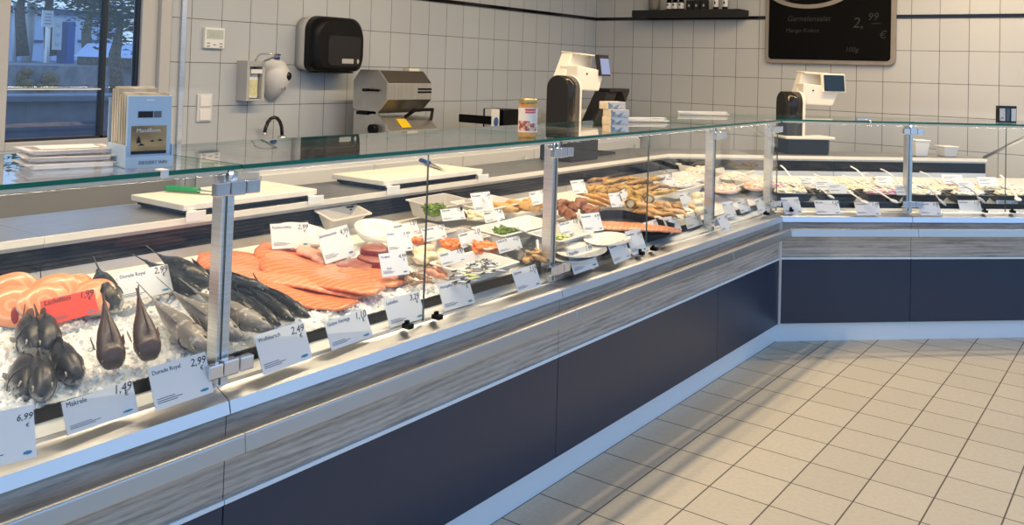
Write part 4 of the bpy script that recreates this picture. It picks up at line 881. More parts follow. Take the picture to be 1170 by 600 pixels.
# large grey fish
for hp, hh, tp, th, roll, lb in (((236, 401), .035, (168, 338), .06, .75, 'large grey pollack nearest the gurnards'), ((272, 388), .045, (190, 330), .075, .8, 'large grey pollack lying behind the first metal post'), ((306, 378), .045, (216, 330), .07, .85, 'large grey pollack beside the mackerel')):
    h = deck(*hp, hh); q = deck(*tp, th)
    lay(fish('cod', (h-q).length, 'greyfish', lb, 'fish', 'grey pollack', 'pollack', .06), h, q, roll)
for hp, hh, tp, th, lb in (((308, 334), .065, (256, 318), .075, 'top left mackerel of the pile beside the salmon'), ((299, 341), .045, (252, 326), .05, 'mackerel under the top left one of the pile'), ((290, 352), .04, (250, 334), .04, 'short-looking mackerel at the left edge of the pile'),
                       ((318, 372), .035, (268, 333), .05, 'lowest mackerel of the pile, next to the grey pollack'), ((334, 367), .05, (282, 329), .065, 'middle mackerel of the pile with a pale head'), ((352, 363), .04, (292, 325), .06, 'mackerel of the pile nearest the salmon fillets')):
    h = deck(*hp, hh); q = deck(*tp, th); dr = (h-q).normalized(); L = .27
    lay(fish('slim', L, 'mackerel', lb, 'fish', 'mackerel', 'mackerel', .08, dors=.35), h, h-dr*L, .35)

# salmon: steaks and fillets
def salmon_mat(name, c1, c2, c3, sc=38, ring=False):
    mm = mat(name, c1, .3, 0, .5, coat=.25); nt = mm.node_tree; b = bsdf(mm)
    tc = N(nt, 'ShaderNodeTexCoord'); wv = N(nt, 'ShaderNodeTexWave', wave_type='RINGS' if ring else 'BANDS')
    if ring: wv.rings_direction = 'Z'
    mp = N(nt, 'ShaderNodeMapping'); nt.links.new(tc.outputs['Object'], mp.inputs[0]); mp.inputs['Rotation'].default_value = (0, 0, .6)
    nt.links.new(mp.outputs[0], wv.inputs[0]); wv.inputs['Scale'].default_value = sc; wv.inputs['Distortion'].default_value = 3.5; wv.inputs['Detail'].default_value = 2; wv.inputs['Detail Scale'].default_value = .8
    nz = N(nt, 'ShaderNodeTexNoise'); nz.inputs['Scale'].default_value = 14; nt.links.new(tc.outputs['Object'], nz.inputs[0])
    c = mixc(nt, nz.outputs[0], c1, c3); mr = N(nt, 'ShaderNodeMapRange'); nt.links.new(wv.outputs['Fac'], mr.inputs[0]); mr.inputs[1].default_value = .55; mr.inputs[2].default_value = 1; mr.inputs[4].default_value = .55
    nt.links.new(mixc(nt, mr.outputs[0], c, c2), b.inputs['Base Color'])
    bp = N(nt, 'ShaderNodeBump'); bp.inputs['Strength'].default_value = .25; bp.inputs['Distance'].default_value = .002; nt.links.new(wv.outputs['Fac'], bp.inputs['Height']); nt.links.new(bp.outputs[0], b.inputs['Normal'])
    return mm
MT['salmon'] = salmon_mat('salmon_flesh', (.74, .17, .05), (.86, .42, .25), (.78, .25, .09), 15)
MT['salmonlight'] = salmon_mat('salmon_flesh_pale', (.76, .23, .09), (.88, .48, .31), (.80, .32, .15), 15)
MT['steak'] = salmon_mat('salmon_steak_flesh', (.78, .27, .11), (.88, .52, .34), (.80, .34, .17), 13, True)
MT['salskin'] = nmat('salmon_skin_silver', (.30, .29, .28), (.50, .48, .46), 40, .25); MT['bloodred'] = mat('blood_red', (.22, .02, .02), .3)
def fillet(L, W, H, mtl, label, cat, group, name='salmon_fillet', seed=0, base=None, taper=.55, wav=.012):
    """a side of fish: tapering slab, thick along the back, thin at the belly"""
    t = thing(name, label, cat, (0, 0, 0), group); m = MB(); n = 24; k = 26; rings = []
    for i in range(k+1):
        f = i/k; w = W/2*(min(1, (f/.12))**.5 if f < .12 else 1)*(1-(1-taper)*max(0, (f-.3)/.7)**1.3); w *= (1 if f < .97 else .7)
        x = L*(.5-f); sw = .02*L*math.sin(f*4+seed); z0 = wav*math.sin(f*7+seed*2)
        ring = []
        for q in range(n):
            a = q*2*PI/n; y = math.cos(a); z = math.sin(a); hh = H*(.65+.35*math.cos((y-.3)*1.6))*(1-.5*f*f)
            zz = hh*(abs(z)**.7) if z > 0 else -.002
            # the midline furrow
            zz *= 1-.22*math.exp(-((y-.0)/.12)**2)*(z > 0)
            ring.append(V3((x, w*y+sw+.004*noise.noise(V3((f*9, y, seed))), zz+z0+.003*noise.noise(V3((x*30, y*3, seed))))))
        rings.append(ring)
    m.loft(rings); m.build('flesh', mtl, t)
    m = MB(); m.loft([[V3((p.x, p.y*1.01, -.003+(p.z if p.z < .003+0 else 0)*0+wav*math.sin(i/k*7+seed*2))) for p in (r[0:n//2+1]+list(reversed(r[0:n//2+1])))] for i, r in enumerate(rings)]) if False else None
    return t
def lay_fillet(hp, hh, tp, th, W, H, mtl, label, roll=0, **k):
    h = deck(*hp, hh); q = deck(*tp, th); L = (h-q).length
    return lay(fillet(L, W, H, mtl, label, 'fish fillet', 'salmon fillets', **k), h, q, roll)
S_ = [((226, 296), .02, (392, 312), .025, .24, 'salmon', 'salmon fillet at the back left, running out from behind the first post', 0), ((300, 284), .03, (458, 326), .012, .24, 'salmon', 'long salmon fillet at the back right, its thin end by the tuna price card', 1),
      ((250, 306), .035, (420, 334), .02, .22, 'salmonlight', 'pale salmon fillet lying across the middle of the salmon pile', 2), ((262, 318), .02, (405, 350), .012, .25, 'salmon', 'salmon fillet at the front, next to the mackerel', 3), ((300, 300), .05, (436, 334), .03, .19, 'salmon', 'salmon fillet with a deep furrow on top of the salmon pile', 4)]
for hp, hh, tp, th, W, mt, lb, sd in S_: lay_fillet(hp, hh, tp, th, W, .022, mt, lb, seed=sd, taper=.62, wav=.006, roll=(-.02, .05, .0, .06, -.03)[sd])
def steak(px, py, h, r, label, tilt, turn=0, cav=True):
    c = deck(px, py, h); t = thing('salmon_steak', label, 'salmon steak', (0, 0, 0), 'salmon steaks')
    n = 32; L = []
    def rad(a): return r*(1+.10*math.cos(2*a)-.05*math.cos(3*a))
    for rr_, z in ((.93, -.012), (1, -.009), (1, .009), (.95, .0125), (.4, .0135)): L.append([V3((rad(q*2*PI/n)*rr_*math.cos(q*2*PI/n), rad(q*2*PI/n)*rr_*math.sin(q*2*PI/n), z)) for q in range(n)])
    m = MB(); m.loft(L); m.build('flesh', 'steak', t)
    m = MB(); m.loft([[V3((rad(q*2*PI/n)*k*math.cos(q*2*PI/n), rad(q*2*PI/n)*k*math.sin(q*2*PI/n), z)) for q in range(n)] for k, z in ((1.0, -.0085), (1.018, -.0075), (1.018, .0075), (1.0, .0085))], caps=False); m.build('skin_edge', 'salskin', t)
    if cav:
        m = MB(); m.ell((r*.1, -r*.42, .0125), (r*.16, r*.40, .003)); m.build('belly_cavity', 'bloodred', t)
    R = Matrix.Rotation(math.atan2(-c.y, -c.x)+PI/2+turn, 3, 'Z') @ Matrix.Rotation(tilt, 3, 'X'); place(t, c, R); return t
for a in ((12, 337, .055, .062, 'salmon steak leaning behind another at the left edge of the ice', 1.0, 0, False), (13, 352, .05, .058, 'salmon steak with a dark red cavity at the left edge of the ice', .95, .1, True), (50, 347, .055, .056, 'salmon steak behind the left end of the red price card', .9, .2, False), (62, 336, .06, .058, 'salmon steak behind the middle of the red price card', .9, -.1, False),
          (86, 330, .06, .045, 'small salmon steak at the back above the red price card', .7, .2, False), (106, 340, .055, .055, 'salmon steak behind the right end of the red price card', .8, -.2, False)): steak(*a)

# price cards ----------------------------------------------------------------
MT['card'] = mat('card_paper', (.80, .80, .79), .45); MT['cardred'] = mat('card_red', (.78, .07, .035), .45); MT['holder'] = glass('card_holder_clear', (.97, .98, .99), 1.35); MT['logoblue'] = mat('logo_blue', (.05, .25, .42), .4); MT['titleblue'] = mat('title_dark_blue', (.03, .05, .12), .5)
def card(quad, base, ratio, label, title='', price='', h=None, col_='card', group='price cards', handwritten=False, sub='', small=True, tilt=.42):
    """quad: corner pixels tl, tr, br, bl; base(px, py) finds the point the lower corners stand on"""
    tl, tr, br_, bl_ = quad
    bl = base(*bl_); br = base(*br_); w = (br-bl).length; X = (br-bl).normalized(); hh = h or w*ratio
    inw = V3((-X.y, X.x, 0)).normalized(); up = V3((0, 0, 1))*math.cos(tilt)+inw*math.sin(tilt); up = (up-X*up.dot(X)).normalized(); n = X.cross(up)
    def reach(o, px):
        p = on_plane(*px, n, n.dot(o)); return (p-o).dot(up)
    hh = min(max((reach(bl, tl)+reach(br, tr))/2, .3*w), 1.2*w)
    c = (bl+br)/2; t = thing('price_card', label, 'price card', c, group); R = Matrix((X, up, n)).transposed()
    o = lambda a, b, e: c+X*a+up*b+n*e
    m = MB(); m.box(o(0, hh/2, 0), (w, hh, .0014), R); m.build('card', col_, t)
    m = MB(); m.box(o(0, hh/2, -.0016), (w+.006, hh+.008, .0014), R); m.build('holder', 'holder', t)
    s = w/.15
    if title: text(title, (.018 if handwritten else .013)*s, 'ink' if handwritten else 'titleblue', t, R @ V3((-w*.45, hh*.80, .0009)), R, shear=.2 if handwritten else 0)
    if sub: text(sub, .012*s, 'ink', t, R @ V3((-w*.30, hh*.30, .0009)), R, shear=.2)
    if price:
        a, b = price
        text(a, .024*s, 'ink', t, R @ V3((w*.20, hh*.74, .0009)), R, name='price', shear=.25); text(b, .014*s, 'ink', t, R @ V3((w*.35, hh*.60, .0009)), R, name='price_unit', shear=.2)
    if small:
        m = MB()
        for i, (k, x1) in enumerate(((.235, .30), (.185, .42), (.14, .34))): m.box(o(-w*.45+w*x1/2, hh*k, .0009), (w*x1, hh*.018, .0003), R)
        m.build('fine_print', 'inkgrey', t)
        m = MB(); m.loft([[o(w*(.36+.07*math.cos(q*PI/6)), hh*(.12+.035*math.sin(q*PI/6)), e) for q in range(12)] for e in (.0008, .0012)], 0, False); m.prism([o(w*.285, hh*.145, .0008), o(w*.285, hh*.085, .0008), o(w*.315, hh*.12, .0008)], [o(w*.285, hh*.145, .0012), o(w*.285, hh*.085, .0012), o(w*.315, hh*.12, .0012)])
        m.build('fish_logo', 'logoblue', t)
    return t
front = lambda px, py: at_z(px, py, .735)
GF = 'price cards along the front glass of the long counter'
def fc(q, label, title, price, **k): card(q, front, .70, label, title, price, group=GF, **k)
fc(((-42, 480), (33, 462), (42, 522), (-30, 540)), 'front price card reading 6,99 € 100g at the left end of the ice', '', ('6,99', '€'), sub='100g')
fc(((68, 461), (152, 434), (158, 470), (77, 498)), 'front price card reading Makrele 1,49 €', 'Makrele', ('1,49', '€'))
fc(((166, 422), (232, 402), (244, 448), (178, 470)), 'front price card reading Dorade Royal 2,99 € beside the first post', 'Dorade Royal', ('2,99', '€'))
fc(((290, 383), (350, 366), (357, 409), (301, 429)), 'front price card just right of the first post, below the mackerel', 'Wolfsbarsch', ('2,49', '€'))
fc(((367, 369), (414, 354), (426, 384), (379, 401)), 'front price card reading Grüne Heringe', 'Grüne Heringe', ('1,10', '€'))
fc(((437, 345), (478, 331), (486, 363), (446, 375)), 'front price card just left of the glass joint, below the prawns', 'Lachsfilet', ('3,29', '€'))
fc(((504, 324), (540, 314), (543, 346), (508, 356)), 'front price card just right of the glass joint, below the herring salad', 'Heringsfilet mit Öl', ('1,49', '€'))
fc(((578, 312), (606, 303), (619, 326), (592, 335)), 'front price card below the steel tray of smoked fish pieces', 'Garnelen', ('2,59', '€'))
fc(((649, 285), (678, 280), (684, 304), (656, 314)), 'front price card just right of the second post', 'Matjesfilet', ('1,99', '€'))
fc(((690, 282), (709, 276), (721, 294), (702, 302)), 'tilted front price card below the white oval plates', 'Räucheraal', ('4,99', '€'))
fc(((713, 264), (734, 261), (740, 287), (723, 292)), 'front price card with a glare patch at the second glass joint', 'Stremellachs', ('3,49', '€'))
mid = lambda px, py: at_z(px, py, .752)
fc2 = lambda q, label, title, price: card(q, mid, .70, label, title, price, group=GF)
fc2(((739, 253), (756, 249), (756, 268), (741, 273)), 'bluish price card below the smoked salmon side, right of the second glass joint', 'Lachs', ('3,99', '€'))
fc2(((763, 248), (779, 245), (779, 263), (764, 268)), 'middle one of three bluish price cards left of the third post', 'Makrele', ('1,79', '€'))
fc2(((784, 245), (801, 241), (803, 256), (786, 262)), 'bluish price card nearest the third post on its left', 'Forelle', ('2,29', '€'))
fc2(((820, 248), (828, 244), (836, 262), (826, 266)), 'narrow price card just right of the third post', 'Salat', ('1,49', '€'))
fc2(((829, 231), (841, 229), (842, 247), (830, 249)), 'bluish price card behind the glass left of the corner, nearer the third post', 'Krabben', ('2,99', '€'))
fc2(((846, 229), (858, 225), (858, 240), (847, 244)), 'bluish price card left of the corner between two others', 'Shrimps', ('2,49', '€'))
fc2(((862, 228), (872, 225), (877, 240), (868, 244)), 'tilted white price card left of the corner post', 'Tintenfisch', ('1,99', '€'))
GR = 'price cards standing among the fish'
def rc(q, h, label, title, price, ratio=.66, **k): card(q, lambda px, py: deck(px, py, h), ratio, label, title, price, group=GR, **k)
rc(((36, 348), (104, 330), (113, 357), (52, 373)), .035, 'bright red handwritten price card reading 1,99 €', 'Lachsfilets', ('1,99', '€'), col_='cardred', handwritten=True, ratio=.52)
rc(((130, 312), (192, 303), (198, 333), (139, 346)), .035, 'white price card reading Dorade Royal 2,99 € among the fish on ice', 'Dorade Royal', ('2,99', '€'), ratio=.58)
rc(((308, 257), (353, 253), (355, 282), (311, 285)), .055, 'price card standing behind the salmon fillets', 'Rotbarschfilet', ('2,99', '€'))
rc(((363, 264), (400, 257), (407, 291), (372, 302)), .04, 'large price card with two printed pictures before the white shell bowls', 'Jakobsmuscheln', ('4,99', '€'), ratio=.85)
rc(((440, 263), (466, 263), (472, 286), (444, 289)), .05, 'price card between the scallop bowl and the bowl of pale pieces', 'Kabeljau', ('3,99', '€'), ratio=.8)
rc(((433, 290), (466, 287), (468, 313), (437, 317)), .045, 'price card with handwriting in front of the tuna steaks', 'Thunfisch', ('4,99', '€'), sub='frisch', ratio=.8)
rc(((447, 260), (474, 253), (479, 265), (452, 272)), .06, 'low price card at the back behind the scallop bowl', 'Muscheln', ('1,99', '€'), ratio=.5)
rc(((478, 262), (504, 257), (511, 271), (485, 277)), .06, 'price card leaning above the small red salad tray', 'Paprikahering', ('1,79', '€'), ratio=.55)
rc(((505, 239), (531, 237), (532, 250), (506, 253)), .075, 'price card in front of the bin of green herbs', 'Algensalat', ('1,99', '€'), ratio=.6)
rc(((521, 268), (546, 262), (553, 277), (528, 284)), .05, 'price card between the two small orange salad trays', 'Lachssalat', ('2,19', '€'), ratio=.6)
rc(((500, 293), (528, 285), (533, 297), (505, 305)), .05, 'price card propped on the bowl of pale pieces', 'Seehecht', ('3,49', '€'), ratio=.5)
rc(((541, 221), (563, 218), (565, 240), (543, 243)), .10, 'tall price card at the back with a white spoon handle crossing it', 'Heringssalat', ('1,49', '€'), ratio=.95)
rc(((554, 247), (576, 242), (577, 250), (555, 255)), .07, 'low price card in the beige sauce tray', 'Dillsauce', ('1,29', '€'), ratio=.4)
rc(((565, 275), (591, 270), (597, 283), (571, 290)), .05, 'price card between the orange salmon tray and the steel tray', 'Lachs in Öl', ('2,79', '€'), ratio=.6)
rc(((602, 220), (619, 218), (626, 231), (609, 235)), .09, 'tilted price card above the golden fish fillets', 'Backfisch', ('1,99', '€'), ratio=.75)
rc(((655, 206), (671, 205), (671, 220), (656, 222)), .10, 'upright price card at the back left of the smoked rolls', 'Schillerlocken', ('3,99', '€'), ratio=.8)
rc(((690, 222), (701, 220), (711, 236), (699, 237)), .07, 'tilted price card leaning on the smoked strips', 'Sprotten', ('1,99', '€'), ratio=1.1)
rc(((708, 217), (720, 213), (719, 226), (712, 231)), .08, 'small tilted price card between the smoked rolls', 'Bückling', ('1,49', '€'), ratio=1.0)
rc(((665, 245), (687, 242), (690, 263), (668, 266)), .05, 'price card at the left end of the smoked salmon side', 'Räucherlachs', ('4,49', '€'), ratio=.9)
rc(((640, 258), (664, 250), (665, 263), (642, 270)), .04, 'pale price card behind the white oval plates', 'Graved Lachs', ('3,99', '€'), ratio=.5)
rc(((755, 207), (771, 201), (773, 212), (757, 218)), .07, 'price card beside the white bin at the far end of the smoked fish', 'Krabbensalat', ('2,99', '€'), ratio=.7)
rc(((776, 221), (787, 219), (793, 235), (781, 238)), .06, 'price card leaning on the white bins left of the third post', 'Fischsalat', ('1,29', '€'), ratio=1.0)

# bowls, trays and what lies in them -------------------------------------------
MT['melamine'] = mat('white_melamine', (.78, .76, .72), .3); MT['traysteel'] = mat('tray_stainless', (.55, .54, .52), .25, 1); MT['traygrey'] = nmat('tray_grey_beige', (.52, .50, .46), (.60, .58, .54), 4, .35); MT['trayblack'] = mat('black_melamine', (.012, .012, .013), .3)
def tray(c, ld, lu, h, mtl, label, R=None, name='serving_tray', wall=.003, flare=.018, rim=.010, group='serving trays', cat='tray', handle=False):
    """open rectangular tray: local x across the counter, y along it"""
    t = thing(name, label, cat, (0, 0, 0), group)
    def rc_(a, b, z, r=.014):
        return [V3((p.y, p.z, z)) for p in rr(-a/2, a/2, -b/2, b/2, min(r, a/3, b/3), 0, 4)]
    m = MB(); f = flare*2
    m.loft([rc_(ld-f, lu-f, 0), rc_(ld, lu, h), rc_(ld+rim*2, lu+rim*2, h), rc_(ld+rim*2, lu+rim*2, h+.003), rc_(ld-wall*2, lu-wall*2, h+.003), rc_(ld-f-wall*2, lu-f-wall*2, wall)], 0, False); m.build('tray_body', mtl, t)
    place(t, c, R); return t
def mound(c, ld, lu, hgt, mtls, label, name, cat, R=None, n=60, size=.012, seed=0, elong=1.6, flat=.6):
    """a heap nobody would count: an under-layer and many small lumps, one mesh"""
    m = MB(); q = random.Random(seed); T = (R or Matrix.Identity(3))
    m.ell((0, 0, 0), (ld/2, lu/2, hgt), None, 0, 20, 8, .15, seed)
    for i in range(n):
        a = q.uniform(0, 6.3); r = math.sqrt(q.random())*.92; x = r*math.cos(a)*ld/2; y = r*math.sin(a)*lu/2; z = hgt*math.sqrt(max(0, 1-r*r))
        s = size*q.uniform(.6, 1.2); R_ = Matrix.Rotation(q.uniform(0, 6.3), 3, 'Z') @ Matrix.Rotation(q.uniform(-.5, .5), 3, 'Y')
        m.ell((x, y, z), (s*elong, s, s*flat), R_, q.randrange(len(mtls)), 6, 4, .4, i)
    o = m.build(name, mtls); tag(o, label, cat, kind='stuff'); place(o, c, R); return o
def bowl(c, rx, ry, h, mtl, label, R=None, name='serving_bowl', group='white bowls'):
    t = thing(name, label, 'bowl', (0, 0, 0), group); m = MB()
    m.lathe([(.55, 0), (.85, h*.45), (1, h), (.975, h), (.82, h*.47), (.5, .006), (.0001, .006)], (0, 0, 0), 36, sx=rx, sy=ry); m.build('bowl_body', mtl, t); place(t, c, R); return t
Rt = lambda rx, ry, rz=0: Matrix.Rotation(rz, 3, 'Z') @ Matrix.Rotation(ry, 3, 'Y') @ Matrix.Rotation(rx, 3, 'X')
TL = Matrix.Rotation(.09, 3, 'Y')      # the bed's slope on the long run: lower towards the glass
def dk(px, py, h): return deck(px, py, h)
MT['tuna'] = nmat('tuna_flesh', (.30, .085, .06), (.40, .15, .11), 30, .3, coat=.2); MT['scallop'] = nmat('scallop_flesh', (.78, .70, .55), (.86, .80, .70), 30, .3); MT['palefish'] = nmat('pale_fish_pieces', (.80, .66, .40), (.88, .78, .58), 26, .3)
MT['prawn'] = nmat('prawn_shell', (.48, .28, .16), (.14, .10, .07), 60, .3, lo=.45, hi=.55, coat=.3); MT['prawnred'] = nmat('prawn_red', (.62, .22, .12), (.75, .40, .26), 40, .3, coat=.3); MT['perch'] = nmat('perch_flesh', (.72, .36, .24), (.80, .52, .40), 26, .3, coat=.2)
# perch fillets behind the salmon
for hp, tp, lb, s in (((325, 277), (352, 290), 'pinkish perch fillet behind the salmon pile', 1), ((346, 285), (371, 301), 'small dark-tailed perch fillet behind the salmon pile', 2)):
    h = dk(*hp, .05); q = dk(*tp, .04); lay(fillet((h-q).length, .07, .024, 'perch', lb, 'fish fillet', 'perch fillets', 'perch_fillet', seed=s, wav=.004, taper=.3), h, q)
# white bowls
bowl(dk(345, 283, .01), .105, .11, .055, 'melamine', 'white bowl behind the large picture price card', Rt(0, .25, .3)); bowl(dk(436, 277, .012), .11, .13, .05, 'melamine', 'white oval bowl with a few pale scallops', Rt(0, .25, .2)); bowl(dk(493, 294, .008), .11, .105, .05, 'melamine', 'white bowl heaped with pale yellow fish pieces', Rt(0, .2, .2))
mound(dk(384, 288, .03), .10, .15, .012, ['scallop'], 'shaved white flakes beside the tuna steaks', 'squid_flakes', 'flakes', TL, 40, .012, 5)
t = tray(dk(388, 259, .012), .09, .22, .06, 'traygrey', 'grey square bin behind the white shell bowls', Rt(0, .3, .1), flare=.03)
for i, (px, py, h) in enumerate(((426, 279, .03), (433, 275, .034), (441, 274, .034), (437, 281, .032))):
    m = MB(); m.ell((0, 0, 0), (.018, .022, .012), None, 0, 14, 8, .2, i); tag(place_ob := m.build('scallop', 'scallop'), ('scallop nearest the salmon in the white oval bowl', 'scallop at the back of the white oval bowl', 'scallop nearest the price card in the white oval bowl', 'front scallop in the white oval bowl')[i], 'scallop', 'scallops'); place(place_ob, dk(px, py, h))
q_ = random.Random(11)
LBP = 'pale yellow fish piece heaped in the white bowl'
for i in range(11):
    px = 478+q_.uniform(0, 30); py = 283+q_.uniform(0, 17); m = MB(); m.ell((0, 0, 0), (.024, .032, .014), None, 0, 14, 8, .5, i)
    o = m.build('fish_piece', 'palefish'); tag(o, LBP, 'fish piece', 'pale fish pieces'); place(o, dk(px, py, .035+.018*q_.random()), Rt(q_.uniform(-.5, .5), q_.uniform(-.4, .4), q_.uniform(0, 6)))
def tsteak(px, py, h, a, b, rz, label, th=.013):
    t = thing('tuna_steak', label, 'tuna steak', (0, 0, 0), 'tuna steaks'); n = 24; f = lambda q: 1+.12*math.cos(3*q+1)
    m = MB(); m.loft([[V3((a*k*f(q*2*PI/n)*math.cos(q*2*PI/n), b*k*f(q*2*PI/n)*math.sin(q*2*PI/n), z)) for q in range(n)] for k, z in ((.92, -th), (1, -th*.8), (1, th*.8), (.94, th), (.4, th*1.05))]); m.build('flesh', 'tuna', t)
    m = MB(); m.loft([[V3((a*k*f(q*2*PI/n)*math.cos(q*2*PI/n), b*k*f(q*2*PI/n)*math.sin(q*2*PI/n), z)) for q in range(n)] for k, z in ((1.0, -th*.7), (1.02, -th*.5), (1.02, th*.5), (1.0, th*.7))], caps=False); m.build('dark_edge', 'bloodred', t)
    place(t, dk(px, py, h), Rt(0, .15, rz))
tsteak(407, 305, .025, .05, .085, .3, 'largest tuna steak, lying in front against the salmon'); tsteak(429, 297, .035, .045, .062, -.2, 'tuna steak under the topmost one'); tsteak(428, 286, .055, .04, .062, .4, 'topmost tuna steak in front of the scallop bowl')
def prawn(px, py, h, L, rz, mtl, label, group):
    t = thing('prawn', label, 'prawn', (0, 0, 0), group); m = MB(); pts = []; rad = []
    for i in range(10): a = -.9+1.9*i/9; pts.append((L*.5*math.sin(a), L*.45*math.cos(a)-L*.3, .010+.004*math.sin(i))); rad.append(L*(.16-.011*i)*(1+.08*(i % 2)))
    m.tube(pts, rad, 10); m.build('shell', mtl, t)
    m = MB(); e = V3(pts[-1]); m.prism([e, e+V3((L*.2, -L*.20, 0)), e+V3((L*.28, -.05*L, 0))], [p+V3((0, 0, .003)) for p in (e, e+V3((L*.2, -L*.20, 0)), e+V3((L*.28, -.05*L, 0)))]); m.build('tail_fan', mtl, t)
    m = MB(); hd = V3(pts[0])
    for s in (-1, 1): m.tube([hd, hd+V3((-L*.25, s*L*.1, .012)), hd+V3((-L*.15, L*.35*s-.01, .004))], .0012, 4)
    m.build('feeler', mtl, t); place(t, dk(px, py, h), Rt(0, .1, rz))
for i, (px, py, rz) in enumerate(((462, 321, .2), (470, 317, .9), (468, 326, -.3), (479, 320, .5), (476, 327, 1.4), (485, 324, .1))): prawn(px, py, .02, .062, rz, 'prawn', 'brown speckled raw prawn in the heap left of the glass joint', 'raw prawns')
for i, (px, py, rz, lb) in enumerate(((497, 318, .2, 'red prawn tail right of the glass joint, nearer the raw prawns'), (506, 314, .5, 'red prawn tail right of the glass joint, nearer the herring salad'))): prawn(px, py, .02, .085, rz, 'prawnred', lb, 'red prawns')

# trays right of the glass joint
def tray_quad(px, py, hz, ld, lu, h, mtl, label, rz=0, **k): return tray(dk(px, py, hz), ld, lu, h, mtl, label, Matrix.Rotation(rz, 3, 'Z') @ TL, **k)
MT['herb'] = nmat('seaweed_green', (.10, .19, .02), (.20, .32, .05), 60, .5); MT['herb2'] = nmat('seaweed_dark', (.04, .10, .01), (.12, .2, .03), 60, .5); MT['beige'] = nmat('cream_dressing', (.80, .70, .48), (.86, .80, .64), 12, .3); MT['pepper'] = nmat('red_pepper_salad', (.62, .10, .03), (.75, .25, .08), 40, .35)
MT['orange'] = nmat('orange_salmon_cubes', (.80, .15, .02), (.86, .28, .08), 30, .3, coat=.3); MT['sardine'] = nmat('sardine_silver_black', (.03, .035, .05), (.62, .64, .66), 34, .22, lo=.47, hi=.53, stretch=(1, 3, 1)); MT['onion'] = nmat('onion_white', (.80, .80, .74), (.66, .68, .66), 30, .3); MT['gherkin'] = nmat('gherkin_yellow_green', (.55, .58, .12), (.70, .72, .30), 30, .35); MT['smoked'] = nmat('smoked_fish_tan', (.42, .19, .06), (.72, .46, .20), 30, .35, coat=.2)
tray_quad(503, 246, .02, .17, .26, .062, 'traygrey', 'grey bin of green seaweed at the back', .05); mound(dk(497, 241, .068), .08, .12, .022, ['herb', 'herb2'], 'green seaweed heaped in the grey bin at the back', 'seaweed_salad', 'salad', TL, 120, .010, 2, 2.2, .4)
tray_quad(556, 246, .02, .17, .30, .055, 'melamine', 'white tray of cream dressing at the back', .05); mound(dk(552, 246, .055), .13, .24, .012, ['beige'], 'cream-coloured fish salad in the white tray at the back', 'cream_salad', 'salad', TL, 30, .016, 3)
m = MB(); m.tube([dk(523, 246, .07), dk(527, 238, .115), dk(532, 247, .07)], .008, 8); tag(m.build('tongs_handle', 'black', base=dk(523, 246, .07)), 'dark tongs standing in the bin at the back', 'tongs')
tray_quad(484, 277, .012, .13, .20, .045, 'traygrey', 'small grey tray of red pepper salad'); mound(dk(479, 274, .045), .07, .11, .012, ['pepper', 'orange'], 'red pepper salad in the small grey tray', 'pepper_salad', 'salad', TL, 60, .009, 4)
tray_quad(524, 283, .012, .13, .19, .045, 'traygrey', 'small grey tray of orange salmon salad behind the bowl'); mound(dk(517, 280, .045), .075, .10, .014, ['orange'], 'orange salmon salad behind the bowl of pale pieces', 'salmon_salad', 'salad', TL, 50, .011, 6)
tray_quad(556, 290, .012, .13, .19, .045, 'traygrey', 'small grey tray of bright orange salmon strips', .05); mound(dk(556, 285, .045), .07, .13, .018, ['orange'], 'bright orange salmon strips in the middle tray', 'salmon_strips', 'salad', TL, 26, .015, 7, 2.2, .5)
tray_quad(542, 312, .010, .17, .27, .035, 'melamine', 'white tray of black and silver sardine salad at the front', .05)
for i in range(20):
    q_.random(); f = q_.uniform(-1, 1); g = q_.uniform(-1, 1); c = dk(542+f*24+g*9, 312-f*8+g*7, .04+.008*q_.random()); kind = 'gherkin' if (f < -.1 and g > -.2 and i % 2) else 'sardine'
    m = MB(); pts = [(-.032, 0, 0), (-.012, .003, .003), (.012, -.002, .003), (.034, 0, 0)]; m.loft([[V3((x, y+.009*w*math.cos(k*PI/4), z+.004*w*math.sin(k*PI/4))) for k in range(8)] for (x, y, z), w in zip(pts, (.5, 1, 1, .4))])
    o = m.build('gherkin_strip' if kind == 'gherkin' else 'sardine_strip', kind); tag(o, 'yellow-green gherkin strip in the front sardine tray' if kind == 'gherkin' else 'black and silver sardine strip in the front tray', 'gherkin' if kind == 'gherkin' else 'sardine', 'gherkin strips' if kind == 'gherkin' else 'sardine strips'); place(o, c, Rt(q_.uniform(-.2, .2), .09, 1.2+q_.uniform(-.5, .5)))
mound(dk(553, 304, .038), .10, .15, .006, ['onion', 'sardine'], 'onion slivers strewn over the sardine salad', 'onion_slivers', 'onions', TL, 70, .008, 8, 2.2, .4)
tray_quad(610, 292, .010, .15, .24, .04, 'traysteel', 'shallow steel tray of tan smoked fish pieces at the front', .05, wall=.002)
for i, (px, py) in enumerate(((602, 297), (606, 292), (613, 290), (620, 289), (626, 292), (616, 295))):
    m = MB(); m.ell((0, 0, 0), (.016, .034, .009), None, 0, 12, 8, .5, i); o = m.build('smoked_piece', 'smoked'); tag(o, 'tan smoked fish piece in the front steel tray', 'fish piece', 'smoked fish pieces'); place(o, dk(px, py, .035+.004*(i % 3)), Rt(.3*(i % 2), .1, .6+.35*i))
tray_quad(588, 272, .012, .14, .40, .05, 'melamine', 'long white bowl-shaped tray of green herb salad', .05, flare=.03); mound(dk(578, 266, .052), .08, .12, .016, ['herb', 'herb2'], 'green herb salad with a white spoon in it', 'herb_salad', 'salad', TL, 100, .009, 9, 2, .4)
tray_quad(640, 279, .012, .14, .26, .045, 'melamine', 'white tray of olive-green salad behind the second post', .05); mound(dk(636, 273, .048), .08, .14, .012, ['herb', 'beige', 'gherkin'], 'olive-green salad behind the second post', 'olive_salad', 'salad', TL, 70, .009, 10)
